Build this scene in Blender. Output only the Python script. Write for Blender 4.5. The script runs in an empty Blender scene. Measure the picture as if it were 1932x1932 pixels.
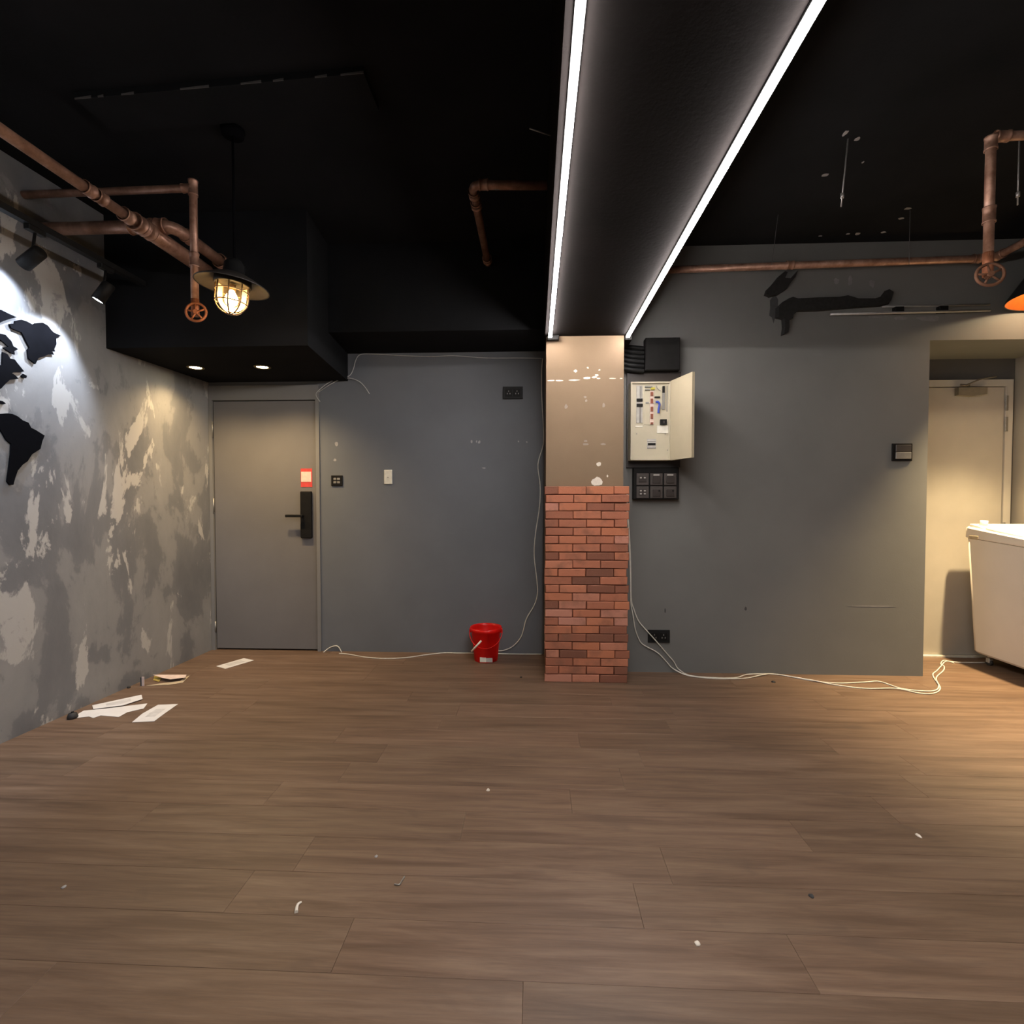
import bpy, bmesh, math, random
from mathutils import Vector, Matrix

# ------------------------------------------------------------------ camera, world, exposure
scene = bpy.context.scene
COL = scene.collection
CAM_H = 1.28
PITCH = math.atan(26 / 966)
YAW = math.atan(44 / 966)
cam_data = bpy.data.cameras.new('camera')
cam_data.sensor_fit = 'HORIZONTAL'
cam_data.sensor_width = 36.0
cam_data.lens = 18.0                      # 90 degree square view
cam_data.clip_start = 0.02
cam = bpy.data.objects.new('camera', cam_data)
COL.objects.link(cam)
cam.location = (0, 0, CAM_H)
cam.rotation_euler = (math.pi / 2 - PITCH, 0, YAW)
scene.camera = cam

world = bpy.data.worlds.new('world')
scene.world = world
world.use_nodes = True
world.node_tree.nodes['Background'].inputs[0].default_value = (0.55, 0.6, 0.7, 1)
world.node_tree.nodes['Background'].inputs[1].default_value = 0.02

scene.view_settings.view_transform = 'Standard'
scene.view_settings.look = 'None'
scene.view_settings.gamma = 1.0
scene.view_settings.use_curve_mapping = False
scene.view_settings.exposure = 0.0
scene.cycles.use_denoising = True
scene.cycles.max_bounces = 8
scene.cycles.sample_clamp_indirect = 6.0

STRIP_L = 128.0          # LED strips
STRIP_C = (1.0, 0.935, 0.91)
SPOT_C = (0.72, 0.82, 1.0)
WARM_C = (1.0, 0.74, 0.40)

# ------------------------------------------------------------------ helpers
F_ = 966.0
ca, sa, cp, sp = math.cos(YAW), math.sin(YAW), math.cos(PITCH), math.sin(PITCH)
AX_F = Vector((-sa * cp, ca * cp, -sp)); AX_R = Vector((ca, sa, 0)); AX_U = Vector((-sa * sp, ca * sp, cp))
EYE = Vector((0, 0, CAM_H))
LW0, LWS = -2.87, 0.0345                 # left wall: x = LW0 + LWS * y
def ray(u, v): return AX_F + AX_R * ((u - F_) / F_) + AX_U * ((F_ - v) / F_)
def atY(u, v, y): q = ray(u, v); return EYE + q * (y / q.y)
def atX(u, v, x): q = ray(u, v); return EYE + q * (x / q.x)
def atZ(u, v, z): q = ray(u, v); return EYE + q * ((z - CAM_H) / q.z)
def atL(u, v, off=0.0):                  # survey a point on the left wall
    q = ray(u, v); t = (LW0 + off) / (q.x - LWS * q.y); return EYE + q * t
def lwx(y, off=0.0): return LW0 + LWS * y + off

def obj(name, me, mat=None, parent=None):
    o = bpy.data.objects.new(name, me); COL.objects.link(o)
    if mat is not None and not me.materials: me.materials.append(mat)
    if parent is not None: o.parent = parent
    return o
def thing(name, label, cat, loc=(0, 0, 0), group=None):
    o = bpy.data.objects.new(name, None); COL.objects.link(o)
    o.empty_display_size = 0.05; o.location = loc
    tag(o, label, cat, group); return o
def tag(o, label, cat=None, group=None, kind=None):
    if label: o['label'] = label
    if cat: o['category'] = cat
    if group: o['group'] = group
    if kind: o['kind'] = kind
    return o

class MB:
    """collects one mesh; every coordinate is relative to origin o"""
    def __init__(s, o=(0, 0, 0)): s.v = []; s.f = []; s.sm = []; s.o = Vector(o)
    def add(s, vs, fs, smooth=False):
        n = len(s.v); s.v += [tuple(Vector(p) - s.o) for p in vs]
        for f in fs: s.f.append(tuple(i + n for i in f)); s.sm.append(smooth)
        return s
    def bm(s, b, smooth=False, M=None):
        b.verts.index_update()
        vs = [(M @ v.co if M else v.co.copy()) for v in b.verts]
        s.add(vs, [[v.index for v in f.verts] for f in b.faces], smooth); b.free(); return s
    def box(s, lo, hi, bev=0.0, seg=2, M=None):
        b = bmesh.new(); bmesh.ops.create_cube(b, size=1)
        lo, hi = Vector(lo), Vector(hi); c = (lo + hi) / 2; d = hi - lo
        for v in b.verts: v.co = Vector((c.x + v.co.x * d.x, c.y + v.co.y * d.y, c.z + v.co.z * d.z))
        if bev > 0: bmesh.ops.bevel(b, geom=list(b.edges), offset=bev, segments=seg, affect='EDGES', profile=0.5)
        return s.bm(b, False, M)
    def tube(s, pts, r, n=10, smooth=True, cap=True, closed=False):
        pts = [Vector(p) for p in pts]; m = len(pts); rr = r if isinstance(r, (list, tuple)) else [r] * m
        vs = []; ref = None
        for i, p in enumerate(pts):
            a = pts[(i - 1) % m] if (closed or i > 0) else p; b = pts[(i + 1) % m] if (closed or i < m - 1) else p
            t = (b - a).normalized()
            if ref is None:
                ref = Vector((0, 0, 1)) if abs(t.z) < 0.9 else Vector((1, 0, 0))
            ref = (ref - t * ref.dot(t))
            if ref.length < 1e-6: ref = t.orthogonal()
            ref.normalize(); w = t.cross(ref)
            for k in range(n):
                q = 2 * math.pi * k / n
                vs.append(p + (ref * math.cos(q) + w * math.sin(q)) * rr[i])
        fs = []
        for i in range(m if closed else m - 1):
            j = (i + 1) % m
            for k in range(n):
                k2 = (k + 1) % n
                fs.append((i * n + k, i * n + k2, j * n + k2, j * n + k))
        s.add(vs, fs, smooth)
        if cap and not closed:
            s.f.append(tuple(len(s.v) - m * n + k for k in reversed(range(n)))); s.sm.append(False)
            s.f.append(tuple(len(s.v) - n + k for k in range(n))); s.sm.append(False)
        return s
    def cyl(s, a, b, r, n=16, r2=None, smooth=True, cap=True):
        return s.tube([a, b], [r, r if r2 is None else r2], n, smooth, cap)
    def lathe(s, prof, c=(0, 0, 0), n=32, axis=None, smooth=True, close=False):
        """profile of (radius, height) about an axis through c"""
        ax = Vector(axis or (0, 0, 1)).normalized(); e1 = ax.orthogonal().normalized(); e2 = ax.cross(e1); c = Vector(c)
        vs = []
        for r, h in prof:
            for k in range(n):
                q = 2 * math.pi * k / n
                vs.append(c + ax * h + (e1 * math.cos(q) + e2 * math.sin(q)) * r)
        m = len(prof); fs = []
        for i in range(m if close else m - 1):
            j = (i + 1) % m
            for k in range(n):
                k2 = (k + 1) % n
                fs.append((i * n + k, i * n + k2, j * n + k2, j * n + k))
        return s.add(vs, fs, smooth)
    def prism(s, poly, ext):
        """planar polygon (list of points) extruded by vector ext"""
        n = len(poly); ext = Vector(ext); p = [Vector(q) for q in poly]
        b = bmesh.new(); vs = [b.verts.new(q) for q in p]; f = b.faces.new(vs)
        g = bmesh.ops.extrude_face_region(b, geom=[f])
        for v in g['geom']:
            if isinstance(v, bmesh.types.BMVert): v.co += ext
        bmesh.ops.recalc_face_normals(b, faces=b.faces)
        return s.bm(b)
    def mesh(s, name):
        me = bpy.data.meshes.new(name); me.from_pydata(s.v, [], s.f)
        me.polygons.foreach_set('use_smooth', s.sm)
        b = bmesh.new(); b.from_mesh(me); bmesh.ops.recalc_face_normals(b, faces=b.faces); b.to_mesh(me); b.free()
        me.update(); return me
    def build(s, name, mat, parent=None):
        """as a child the mesh sits at the parent's origin, as a top-level object at o"""
        o = obj(name, s.mesh(name), mat, parent)
        if parent is None: o.location = s.o
        return o
def at(parent):                          # an MB whose coordinates are world ones, for a child of parent (one or two levels)
    loc = Vector((0, 0, 0)); p = parent
    while p is not None: loc += p.location; p = p.parent
    return MB(loc)
def spline(pts, sub=6):
    pts = [Vector(p) for p in pts]; out = []
    for i in range(len(pts) - 1):
        p0 = pts[max(i - 1, 0)]; p1 = pts[i]; p2 = pts[i + 1]; p3 = pts[min(i + 2, len(pts) - 1)]
        for k in range(sub):
            t = k / sub
            out.append(0.5 * ((2 * p1) + (p2 - p0) * t + (2 * p0 - 5 * p1 + 4 * p2 - p3) * t * t + (3 * p1 - p0 - 3 * p2 + p3) * t ** 3))
    out.append(pts[-1]); return out
def fillet(pts, r, n=6):                 # round the corners of a pipe run
    pts = [Vector(p) for p in pts]; out = [pts[0]]
    for i in range(1, len(pts) - 1):
        a = (pts[i - 1] - pts[i]).normalized(); b = (pts[i + 1] - pts[i]).normalized()
        A = pts[i] + a * r; B = pts[i] + b * r
        for k in range(n + 1):
            t = k / n; out.append(A * (1 - t) ** 2 + pts[i] * 2 * t * (1 - t) + B * t * t)
    out.append(pts[-1]); return out

# ------------------------------------------------------------------ materials
def nodes(name):
    m = bpy.data.materials.new(name); m.use_nodes = True; nt = m.node_tree
    return m, nt, nt.nodes, nt.links, nt.nodes['Principled BSDF']
def ramp(nt, fac, stops):
    r = nt.nodes.new('ShaderNodeValToRGB'); e = r.color_ramp.elements
    while len(e) < len(stops): e.new(0.5)
    for k, (p, c) in enumerate(stops): e[k].position = p; e[k].color = (*c, 1)
    nt.links.new(fac, r.inputs[0]); return r.outputs[0]
def noise(nt, vec, scale, detail=4, rough=0.55, dist=0.0):
    n = nt.nodes.new('ShaderNodeTexNoise'); n.inputs['Scale'].default_value = scale; n.inputs['Detail'].default_value = detail
    n.inputs['Roughness'].default_value = rough; n.inputs['Distortion'].default_value = dist
    if vec is not None: nt.links.new(vec, n.inputs['Vector'])
    return n.outputs[0]
def mapping(nt, out, scale=(1, 1, 1), loc=(0, 0, 0)):
    mp = nt.nodes.new('ShaderNodeMapping'); mp.inputs['Scale'].default_value = scale; mp.inputs['Location'].default_value = loc
    nt.links.new(out, mp.inputs[0]); return mp.outputs[0]
def bump(nt, height, bsdf, strength=0.2, dist=0.01):
    b = nt.nodes.new('ShaderNodeBump'); b.inputs['Strength'].default_value = strength; b.inputs['Distance'].default_value = dist
    nt.links.new(height, b.inputs['Height']); nt.links.new(b.outputs[0], bsdf.inputs['Normal'])
def mix(nt, fac, a, b, mode='MIX'):
    m = nt.nodes.new('ShaderNodeMix'); m.data_type = 'RGBA'; m.blend_type = mode
    for s, val in ((0, fac), (6, a), (7, b)):
        if hasattr(val, 'links'): nt.links.new(val, m.inputs[s])
        elif s == 0: m.inputs[0].default_value = val
        else: m.inputs[s].default_value = (*val, 1)
    return m.outputs[2]
def plain(name, c, rough=0.5, metal=0.0, var=0.12, scale=30, bmp=0.0, spec=0.5):
    m, nt, N, L, p = nodes(name)
    tc = N.new('ShaderNodeTexCoord')
    n = noise(nt, tc.outputs['Object'], scale)
    L.new(ramp(nt, n, [(0.3, tuple(x * (1 - var) for x in c)), (0.7, tuple(min(1, x * (1 + var)) for x in c))]), p.inputs['Base Color'])
    p.inputs['Roughness'].default_value = rough; p.inputs['Metallic'].default_value = metal
    p.inputs['Specular IOR Level'].default_value = spec
    if bmp: bump(nt, n, p, bmp, 0.003)
    return m
def emit(name, c, s):
    m, nt, N, L, p = nodes(name)
    p.inputs['Base Color'].default_value = (0.8, 0.8, 0.8, 1)
    p.inputs['Emission Color'].default_value = (*c, 1); p.inputs['Emission Strength'].default_value = s
    return m

def mat_wall(name, c, mark=0.0, spec=0.3):
    m, nt, N, L, p = nodes(name)
    tc = N.new('ShaderNodeTexCoord'); w = tc.outputs['Object']
    big = noise(nt, w, 1.3, 4, 0.6)
    fine = noise(nt, w, 90, 3)
    col = ramp(nt, big, [(0.3, tuple(x * 0.90 for x in c)), (0.7, tuple(x * 1.08 for x in c))])
    sc = noise(nt, mapping(nt, w, (2.5, 2.5, 9)), 2.2, 6, 0.7)
    col = mix(nt, ramp(nt, sc, [(0.66, (0, 0, 0)), (0.74, (0.35, 0.35, 0.35))]), col, tuple(min(1, x * 1.18) for x in c))
    L.new(col, p.inputs['Base Color']); p.inputs['Roughness'].default_value = 0.75
    p.inputs['Specular IOR Level'].default_value = spec
    bump(nt, fine, p, 0.15, 0.002); return m
M_wall = mat_wall('grey_blue_paint', (0.141, 0.149, 0.159))
M_wall2 = mat_wall('grey_paint_warm_lit', (0.166, 0.166, 0.155))  # same paint as the rear left wall, brighter warm light put into its colour
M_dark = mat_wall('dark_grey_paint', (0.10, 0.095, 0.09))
M_cream = mat_wall('cream_plaster', (0.34, 0.31, 0.26))
M_taupe = mat_wall('taupe_plaster', (0.215, 0.148, 0.090))
def mat_black(name, k, t=(1, 1, 1)):
    m, nt, N, L, p = nodes(name)
    tc = N.new('ShaderNodeTexCoord'); w = tc.outputs['Object']
    n = noise(nt, w, 2.0, 5, 0.6); f = noise(nt, w, 60, 4)
    L.new(ramp(nt, n, [(0.3, (0.0062 * k * t[0], 0.0052 * k * t[1], 0.0049 * k * t[2])), (0.75, (0.0100 * k * t[0], 0.0080 * k * t[1], 0.0076 * k * t[2]))]), p.inputs['Base Color'])
    p.inputs['Roughness'].default_value = 0.8; p.inputs['Specular IOR Level'].default_value = 0.03
    bump(nt, f, p, 0.25, 0.003); return m
M_black = mat_black('black_paint', 1.0)
M_ceil = mat_black('black_ceiling_paint', 1.9, (0.9, 1.15, 1.3))

def mat_stucco():                        # trowelled polished plaster: dark ground, light smears
    m, nt, N, L, p = nodes('trowelled_plaster')
    tc = N.new('ShaderNodeTexCoord'); w = tc.outputs['Object']
    a = noise(nt, mapping(nt, w, (1, 1.6, 0.85)), 1.25, 10, 0.60, 0.25)
    b = noise(nt, mapping(nt, w, (1, 2.1, 0.80), (3, 1, 5)), 1.9, 10, 0.62, 0.35)
    c = noise(nt, mapping(nt, w, (1, 1.5, 0.9), (7, 4, 2)), 5.0, 9, 0.68, 0.3)
    base = ramp(nt, a, [(0.36, (0.130, 0.131, 0.135)), (0.475, (0.160, 0.160, 0.162)), (0.495, (0.215, 0.212, 0.208)), (0.68, (0.262, 0.255, 0.246))])
    light = ramp(nt, b, [(0.575, (0, 0, 0)), (0.595, (1, 1, 1))])
    col = mix(nt, light, base, (0.385, 0.370, 0.345))
    darkf = ramp(nt, c, [(0.60, (0, 0, 0)), (0.66, (0.5, 0.5, 0.5))])
    col = mix(nt, darkf, col, (0.135, 0.135, 0.14))
    L.new(col, p.inputs['Base Color'])
    p.inputs['Roughness'].default_value = 0.55; p.inputs['Specular IOR Level'].default_value = 0.35
    ad = N.new('ShaderNodeMath'); ad.operation = 'ADD'; L.new(b, ad.inputs[0]); L.new(c, ad.inputs[1])
    bump(nt, ad.outputs[0], p, 0.22, 0.015); return m
M_stucco = mat_stucco()

def mat_plank():
    m, nt, N, L, p = nodes('vinyl_oak')
    tc = N.new('ShaderNodeTexCoord'); oi = N.new('ShaderNodeObjectInfo')
    add = N.new('ShaderNodeVectorMath'); add.operation = 'ADD'
    cmb = N.new('ShaderNodeCombineXYZ'); mul = N.new('ShaderNodeMath'); mul.operation = 'MULTIPLY'; mul.inputs[1].default_value = 57.0
    L.new(oi.outputs['Random'], mul.inputs[0])
    for k in range(3): L.new(mul.outputs[0], cmb.inputs[k])
    L.new(tc.outputs['Object'], add.inputs[0]); L.new(cmb.outputs[0], add.inputs[1]); w = add.outputs[0]
    streak = noise(nt, mapping(nt, w, (1.0, 14, 1)), 1.7, 6, 0.62, 0.5)
    fine = noise(nt, mapping(nt, w, (3.0, 60, 1)), 2.5, 5, 0.65)
    knot = noise(nt, mapping(nt, w, (2.2, 5, 1)), 1.6, 3, 0.5, 1.0)
    col = ramp(nt, streak, [(0.30, (0.090, 0.053, 0.032)), (0.5, (0.150, 0.094, 0.060)), (0.72, (0.205, 0.138, 0.092))])
    col = mix(nt, ramp(nt, fine, [(0.35, (0.32, 0.32, 0.32)), (0.6, (0, 0, 0))]), col, (0.085, 0.058, 0.042))
    col = mix(nt, ramp(nt, knot, [(0.62, (0, 0, 0)), (0.78, (0.5, 0.5, 0.5))]), col, (0.085, 0.056, 0.04))
    tint = ramp(nt, oi.outputs['Random'], [(0.0, (0.93, 0.93, 0.92)), (0.5, (1.0, 0.99, 0.98)), (1.0, (1.06, 1.04, 1.04))])
    col = mix(nt, 1.0, col, tint, 'MULTIPLY')
    L.new(col, p.inputs['Base Color'])
    p.inputs['Roughness'].default_value = 0.47; p.inputs['Specular IOR Level'].default_value = 0.4
    bump(nt, fine, p, 0.10, 0.002); return m
M_plank = mat_plank()
M_joint = plain('floor_joint', (0.09, 0.062, 0.044), 0.8)

def mat_brick():
    m, nt, N, L, p = nodes('brick_red')
    tc = N.new('ShaderNodeTexCoord'); oi = N.new('ShaderNodeObjectInfo')
    add = N.new('ShaderNodeVectorMath'); add.operation = 'ADD'
    cmb = N.new('ShaderNodeCombineXYZ'); mul = N.new('ShaderNodeMath'); mul.operation = 'MULTIPLY'; mul.inputs[1].default_value = 91.0
    L.new(oi.outputs['Random'], mul.inputs[0])
    for k in range(3): L.new(mul.outputs[0], cmb.inputs[k])
    L.new(tc.outputs['Object'], add.inputs[0]); L.new(cmb.outputs[0], add.inputs[1]); w = add.outputs[0]
    big = noise(nt, w, 9, 3); fine = noise(nt, w, 120, 4, 0.7)
    base = ramp(nt, oi.outputs['Random'], [(0.0, (0.19, 0.075, 0.045)), (0.14, (0.29, 0.105, 0.060)), (0.45, (0.46, 0.165, 0.090)),
                                           (0.72, (0.50, 0.175, 0.085)), (1.0, (0.52, 0.235, 0.165))])
    col = mix(nt, ramp(nt, big, [(0.5, (0, 0, 0)), (0.72, (0.75, 0.75, 0.75))]), base, (0.23, 0.10, 0.06))
    col = mix(nt, ramp(nt, fine, [(0.58, (0, 0, 0)), (0.72, (0.35, 0.35, 0.35))]), col, (0.45, 0.20, 0.12))
    L.new(col, p.inputs['Base Color']); p.inputs['Roughness'].default_value = 0.85
    bump(nt, fine, p, 0.45, 0.003); return m
M_brick = mat_brick()
M_mortar = plain('brick_joint', (0.13, 0.034, 0.014), 0.9)

def mat_copper():
    m, nt, N, L, p = nodes('copper_paint')
    tc = N.new('ShaderNodeTexCoord'); w = tc.outputs['Object']
    n = noise(nt, w, 14, 5, 0.65); f = noise(nt, w, 140, 3)
    L.new(ramp(nt, n, [(0.3, (0.22, 0.105, 0.062)), (0.55, (0.42, 0.235, 0.160)), (0.75, (0.60, 0.38, 0.28))]), p.inputs['Base Color'])
    p.inputs['Metallic'].default_value = 0.45; p.inputs['Roughness'].default_value = 0.42
    bump(nt, f, p, 0.25, 0.002); return m
M_copper = mat_copper()
M_rust = plain('rusty_valve', (0.33, 0.12, 0.055), 0.6, 0.4, 0.35, 40, 0.3)
M_doorskin = mat_wall('concrete_laminate', (0.152, 0.143, 0.138))
M_doorframe = mat_wall('grey_door_frame', (0.185, 0.180, 0.172))
M_whitedoor = plain('ivory_paint', (0.41, 0.38, 0.325), 0.5, 0, 0.04, 6)
M_ivory2 = plain('ivory_frame', (0.47, 0.445, 0.395), 0.5, 0, 0.04, 6)
M_blackpl = plain('black_plastic', (0.009, 0.0085, 0.008), 0.55, spec=0.15)
M_blackmt = plain('black_metal', (0.011, 0.011, 0.011), 0.55, 0.0, spec=0.2)
M_brownpl = plain('brown_grey_plastic', (0.055, 0.046, 0.040), 0.45)
M_brownpl2 = plain('dark_brown_plastic', (0.030, 0.023, 0.019), 0.4)
M_bright = plain('pale_plastic', (0.42, 0.40, 0.36), 0.45)
M_whitepl = plain('white_plastic', (0.70, 0.68, 0.58), 0.4)
M_creampl = plain('cream_enamel', (0.48, 0.435, 0.315), 0.45, 0, 0.04, 8)
M_creamd = plain('cream_enamel_inner', (0.40, 0.345, 0.235), 0.5, 0, 0.04, 8)
M_steel = plain('dull_steel', (0.30, 0.29, 0.26), 0.45, 0.7)
M_galv = plain('galvanised_steel', (0.42, 0.40, 0.37), 0.4, 0.5)
M_red = plain('red_plastic', (0.88, 0.016, 0.012), 0.35, 0, 0.06, 10)
def translucent(m, c, fac):
    nt = m.node_tree; N = nt.nodes; tl = N.new('ShaderNodeBsdfTranslucent'); tl.inputs[0].default_value = (*c, 1)
    mx = N.new('ShaderNodeMixShader'); mx.inputs[0].default_value = fac
    nt.links.new(N['Principled BSDF'].outputs[0], mx.inputs[1]); nt.links.new(tl.outputs[0], mx.inputs[2]); nt.links.new(mx.outputs[0], N['Material Output'].inputs[0])
translucent(M_red, (0.95, 0.02, 0.015), 0.45)
M_redpaper = plain('red_print', (0.55, 0.05, 0.045), 0.6)
M_pinkpaper = plain('pale_print', (0.66, 0.52, 0.45), 0.7)
M_paper = plain('white_paper', (0.64, 0.62, 0.60), 0.8, 0, 0.05, 14)
M_print = plain('grey_print', (0.52, 0.505, 0.49), 0.8)
M_card = plain('tan_card', (0.45, 0.36, 0.24), 0.8)
M_cardy = plain('yellow_card', (0.34, 0.25, 0.05), 0.7)
M_cable = plain('white_cable', (0.62, 0.60, 0.53), 0.5)
M_plaster = plain('white_filler', (0.72, 0.66, 0.56), 0.85, 0, 0.08, 60, 0.2)
M_fleck = plain('grey_filler', (0.34, 0.33, 0.32), 0.85)
M_faint = plain('faint_filler', (0.30, 0.25, 0.205), 0.85)
M_patch = plain('grey_wall_filler', (0.205, 0.20, 0.195), 0.85)
M_dim = plain('dusty_scuff', (0.10, 0.095, 0.09), 0.9)
M_darkmark = plain('dark_scuff', (0.05, 0.05, 0.05), 0.9)
M_map = plain('black_map_board', (0.0035, 0.0035, 0.0045), 0.9, spec=0.03)
M_foam = plain('black_foam', (0.010, 0.0095, 0.009), 0.9, 0, 0.4, 40, 0.8)
M_orange = plain('orange_enamel', (0.30, 0.062, 0.003), 0.5)
M_washer = plain('washer_enamel', (0.66, 0.59, 0.51), 0.4, 0, 0.03, 4)
M_washlid = plain('washer_lid', (0.66, 0.64, 0.56), 0.35, 0, 0.03, 4)
M_rubber = plain('dark_rubber', (0.02, 0.018, 0.016), 0.7)
M_blue = plain('blue_wire', (0.02, 0.05, 0.35), 0.4)
M_yellow = plain('yellow_wire', (0.55, 0.50, 0.05), 0.4)
M_brown = plain('brown_breaker', (0.20, 0.06, 0.03), 0.4)
M_grey = plain('grey_plastic', (0.22, 0.21, 0.19), 0.4)
M_strip = emit('led_diffuser', STRIP_C, STRIP_L)
M_lens = emit('downlight_lens', (1.0, 0.86, 0.55), 40)
M_slens = emit('spot_lens', (0.92, 0.97, 1.0), 30)
M_bulb = emit('warm_bulb', (1.0, 0.66, 0.28), 38)
M_pbulb = emit('pendant_bulb', (1.0, 0.72, 0.38), 40)
def mat_glass():
    m, nt, N, L, p = nodes('clear_glass')
    tr = N.new('ShaderNodeBsdfTransparent'); tr.inputs[0].default_value = (0.97, 0.90, 0.78, 1)
    fr = N.new('ShaderNodeFresnel'); fr.inputs[0].default_value = 1.5
    mx = N.new('ShaderNodeMixShader'); L.new(fr.outputs[0], mx.inputs[0]); L.new(tr.outputs[0], mx.inputs[1]); L.new(p.outputs[0], mx.inputs[2])
    p.inputs['Base Color'].default_value = (0.7, 0.6, 0.45, 1); p.inputs['Roughness'].default_value = 0.1
    L.new(mx.outputs[0], N['Material Output'].inputs[0]); return m
M_glass = mat_glass()

# ------------------------------------------------------------------ room shell
YB, YR, YC, YD = 4.18, 3.78, 3.57, 4.30   # rear wall left, rear wall right, column plaster, door recess
CEIL, ZB, ZS, ZL = 3.09, 2.395, 2.245, 2.395
XR, YF = 3.83, -2.6
BX0, BX1 = 0.06, 0.655
rnd = random.Random(7)

def struct(name, mb, mat, label, cat):
    o = mb.build(name, mat); tag(o, label, cat, kind='structure'); return o

floor = struct('floor', MB().box((-3.1, YF - 0.1, -0.12), (XR + 0.1, YD + 0.1, -0.007)), M_joint,
               'brown wood-look plank floor across the whole room', 'floor')
ROW0, ROWH, PLEN = 1.505, 0.182, 1.287
KNOWN = {0: 0.325, -1: -0.55, 2: -0.28, 5: -0.766, 1: 0.457}
def plank_mesh(L_, W_, cache={}):
    k = (round(L_, 3), round(W_, 3))
    if k not in cache:
        g = 0.00035; b = 0.0006; h = 0.0068
        x0, x1, y0, y1 = -L_ / 2 + g, L_ / 2 - g, -W_ / 2 + g, W_ / 2 - g
        vs = [(x0, y0, -h), (x1, y0, -h), (x1, y1, -h), (x0, y1, -h), (x0, y0, -b), (x1, y0, -b), (x1, y1, -b), (x0, y1, -b),
              (x0 + b, y0 + b, 0), (x1 - b, y0 + b, 0), (x1 - b, y1 - b, 0), (x0 + b, y1 - b, 0)]
        fs = [(3, 2, 1, 0), (8, 9, 10, 11)]
        for i in range(4):
            j = (i + 1) % 4; fs += [(i, j, j + 4, i + 4), (i + 4, j + 4, j + 8, i + 8)]
        me = bpy.data.meshes.new('plank'); me.from_pydata(vs, [], fs); me.update(); me.materials.append(M_plank); cache[k] = me
    return cache[k]
for r in range(-22, 16):
    y0 = ROW0 + r * ROWH; y1 = min(y0 + ROWH, YD); 
    if y1 - y0 < 0.02: continue
    off = KNOWN.get(r, rnd.uniform(0, PLEN))
    xl = lwx(min(y0, YB)) - 0.01; xr = XR
    x = off - PLEN * math.ceil((off - xl) / PLEN)
    while x < xr - 0.01:
        a, b = max(x, xl), min(x + PLEN, xr)
        if b - a > 0.02:
            o = obj('plank', plank_mesh(b - a, y1 - y0), None, floor); o.location = ((a + b) / 2, (y0 + y1) / 2, 0)
        x += PLEN

ceiling = struct('ceiling', MB().box((-3.1, YF - 0.1, CEIL), (XR + 0.1, YD + 0.1, CEIL + 0.12)), M_ceil,
                 'black painted concrete ceiling above the room', 'ceiling')
# left wall: a slab that leans 2 degrees in plan
wl = MB(); 
wl.prism([(lwx(YF), YF, -0.1), (lwx(YB + 0.1), YB + 0.1, -0.1), (lwx(YB + 0.1) - 0.12, YB + 0.1, -0.1), (lwx(YF) - 0.12, YF, -0.1)], (0, 0, CEIL + 0.1))
wall_left = struct('wall_left', wl, M_stucco, 'trowelled grey feature wall with pale smears', 'wall')
# rear wall, door side, with an opening for the grey door
D1X0, D1X1, D1Z = -2.69, -1.822, 2.088
w = MB()
w.box((D1X1 + 0.035, YB, -0.1), (0.35, YB + 0.14, CEIL)).box((-2.9, YB, D1Z + 0.035), (D1X1 + 0.035, YB + 0.14, CEIL)).box((-2.9, YB + 0.12, -0.1), (D1X1 + 0.035, YB + 0.14, D1Z + 0.04))
wall_rear_left = struct('wall_back_left', w, M_wall, 'grey blue painted wall between the grey door and the brick column', 'wall')
w = MB()
w.box((0.3, YR, -0.1), (2.785, YD + 0.14, CEIL)).box((2.785, YR, ZL), (XR + 0.1, YD + 0.14, CEIL))
wall_rear_right = struct('wall_back_right', w, M_wall2, 'grey painted wall carrying the open fuse box', 'wall')
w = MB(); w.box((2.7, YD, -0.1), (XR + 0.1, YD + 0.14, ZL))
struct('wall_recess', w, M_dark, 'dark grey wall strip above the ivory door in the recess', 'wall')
w = MB(); w.box((XR, YF - 0.1, -0.1), (XR + 0.12, YR, CEIL))
struct('wall_right', w, M_wall, 'grey side wall beyond the washing machine', 'wall')
w = MB(); w.box((XR, YR, -0.1), (XR + 0.12, YD, ZL))
struct('wall_recess_side', w, M_cream, 'cream plastered return wall beside the ivory door', 'wall')
w = MB(); w.box((-3.1, YF - 0.12, -0.1), (XR + 0.1, YF, CEIL))
struct('wall_front', w, M_wall, 'grey wall behind the viewer', 'wall')

# soffit over the grey door, beam over the rear wall, beam that carries the light strips
SF = 3.20
s = MB(); s.prism([(lwx(SF) - 0.02, SF, ZS), (-1.437, SF, ZS), (-1.545, YB + 0.02, ZS), (lwx(YB) - 0.02, YB + 0.02, ZS)], (0, 0, CEIL - ZS + 0.02))
soffit = struct('soffit', s, M_ceil, 'black dropped soffit box over the grey door', 'soffit')
s = MB(); s.box((-1.60, 3.64, 2.468), (0.075, YB + 0.02, CEIL + 0.02))
struct('beam', s, M_ceil, 'black beam along the top of the rear wall', 'beam')
s = MB(); s.box((BX0, YF, ZB), (BX1, YR + 0.02, CEIL + 0.02), 0.006, 1)
main_beam = struct('beam', s, M_black, 'black ceiling beam running from the column overhead with two light strips', 'beam')

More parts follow.
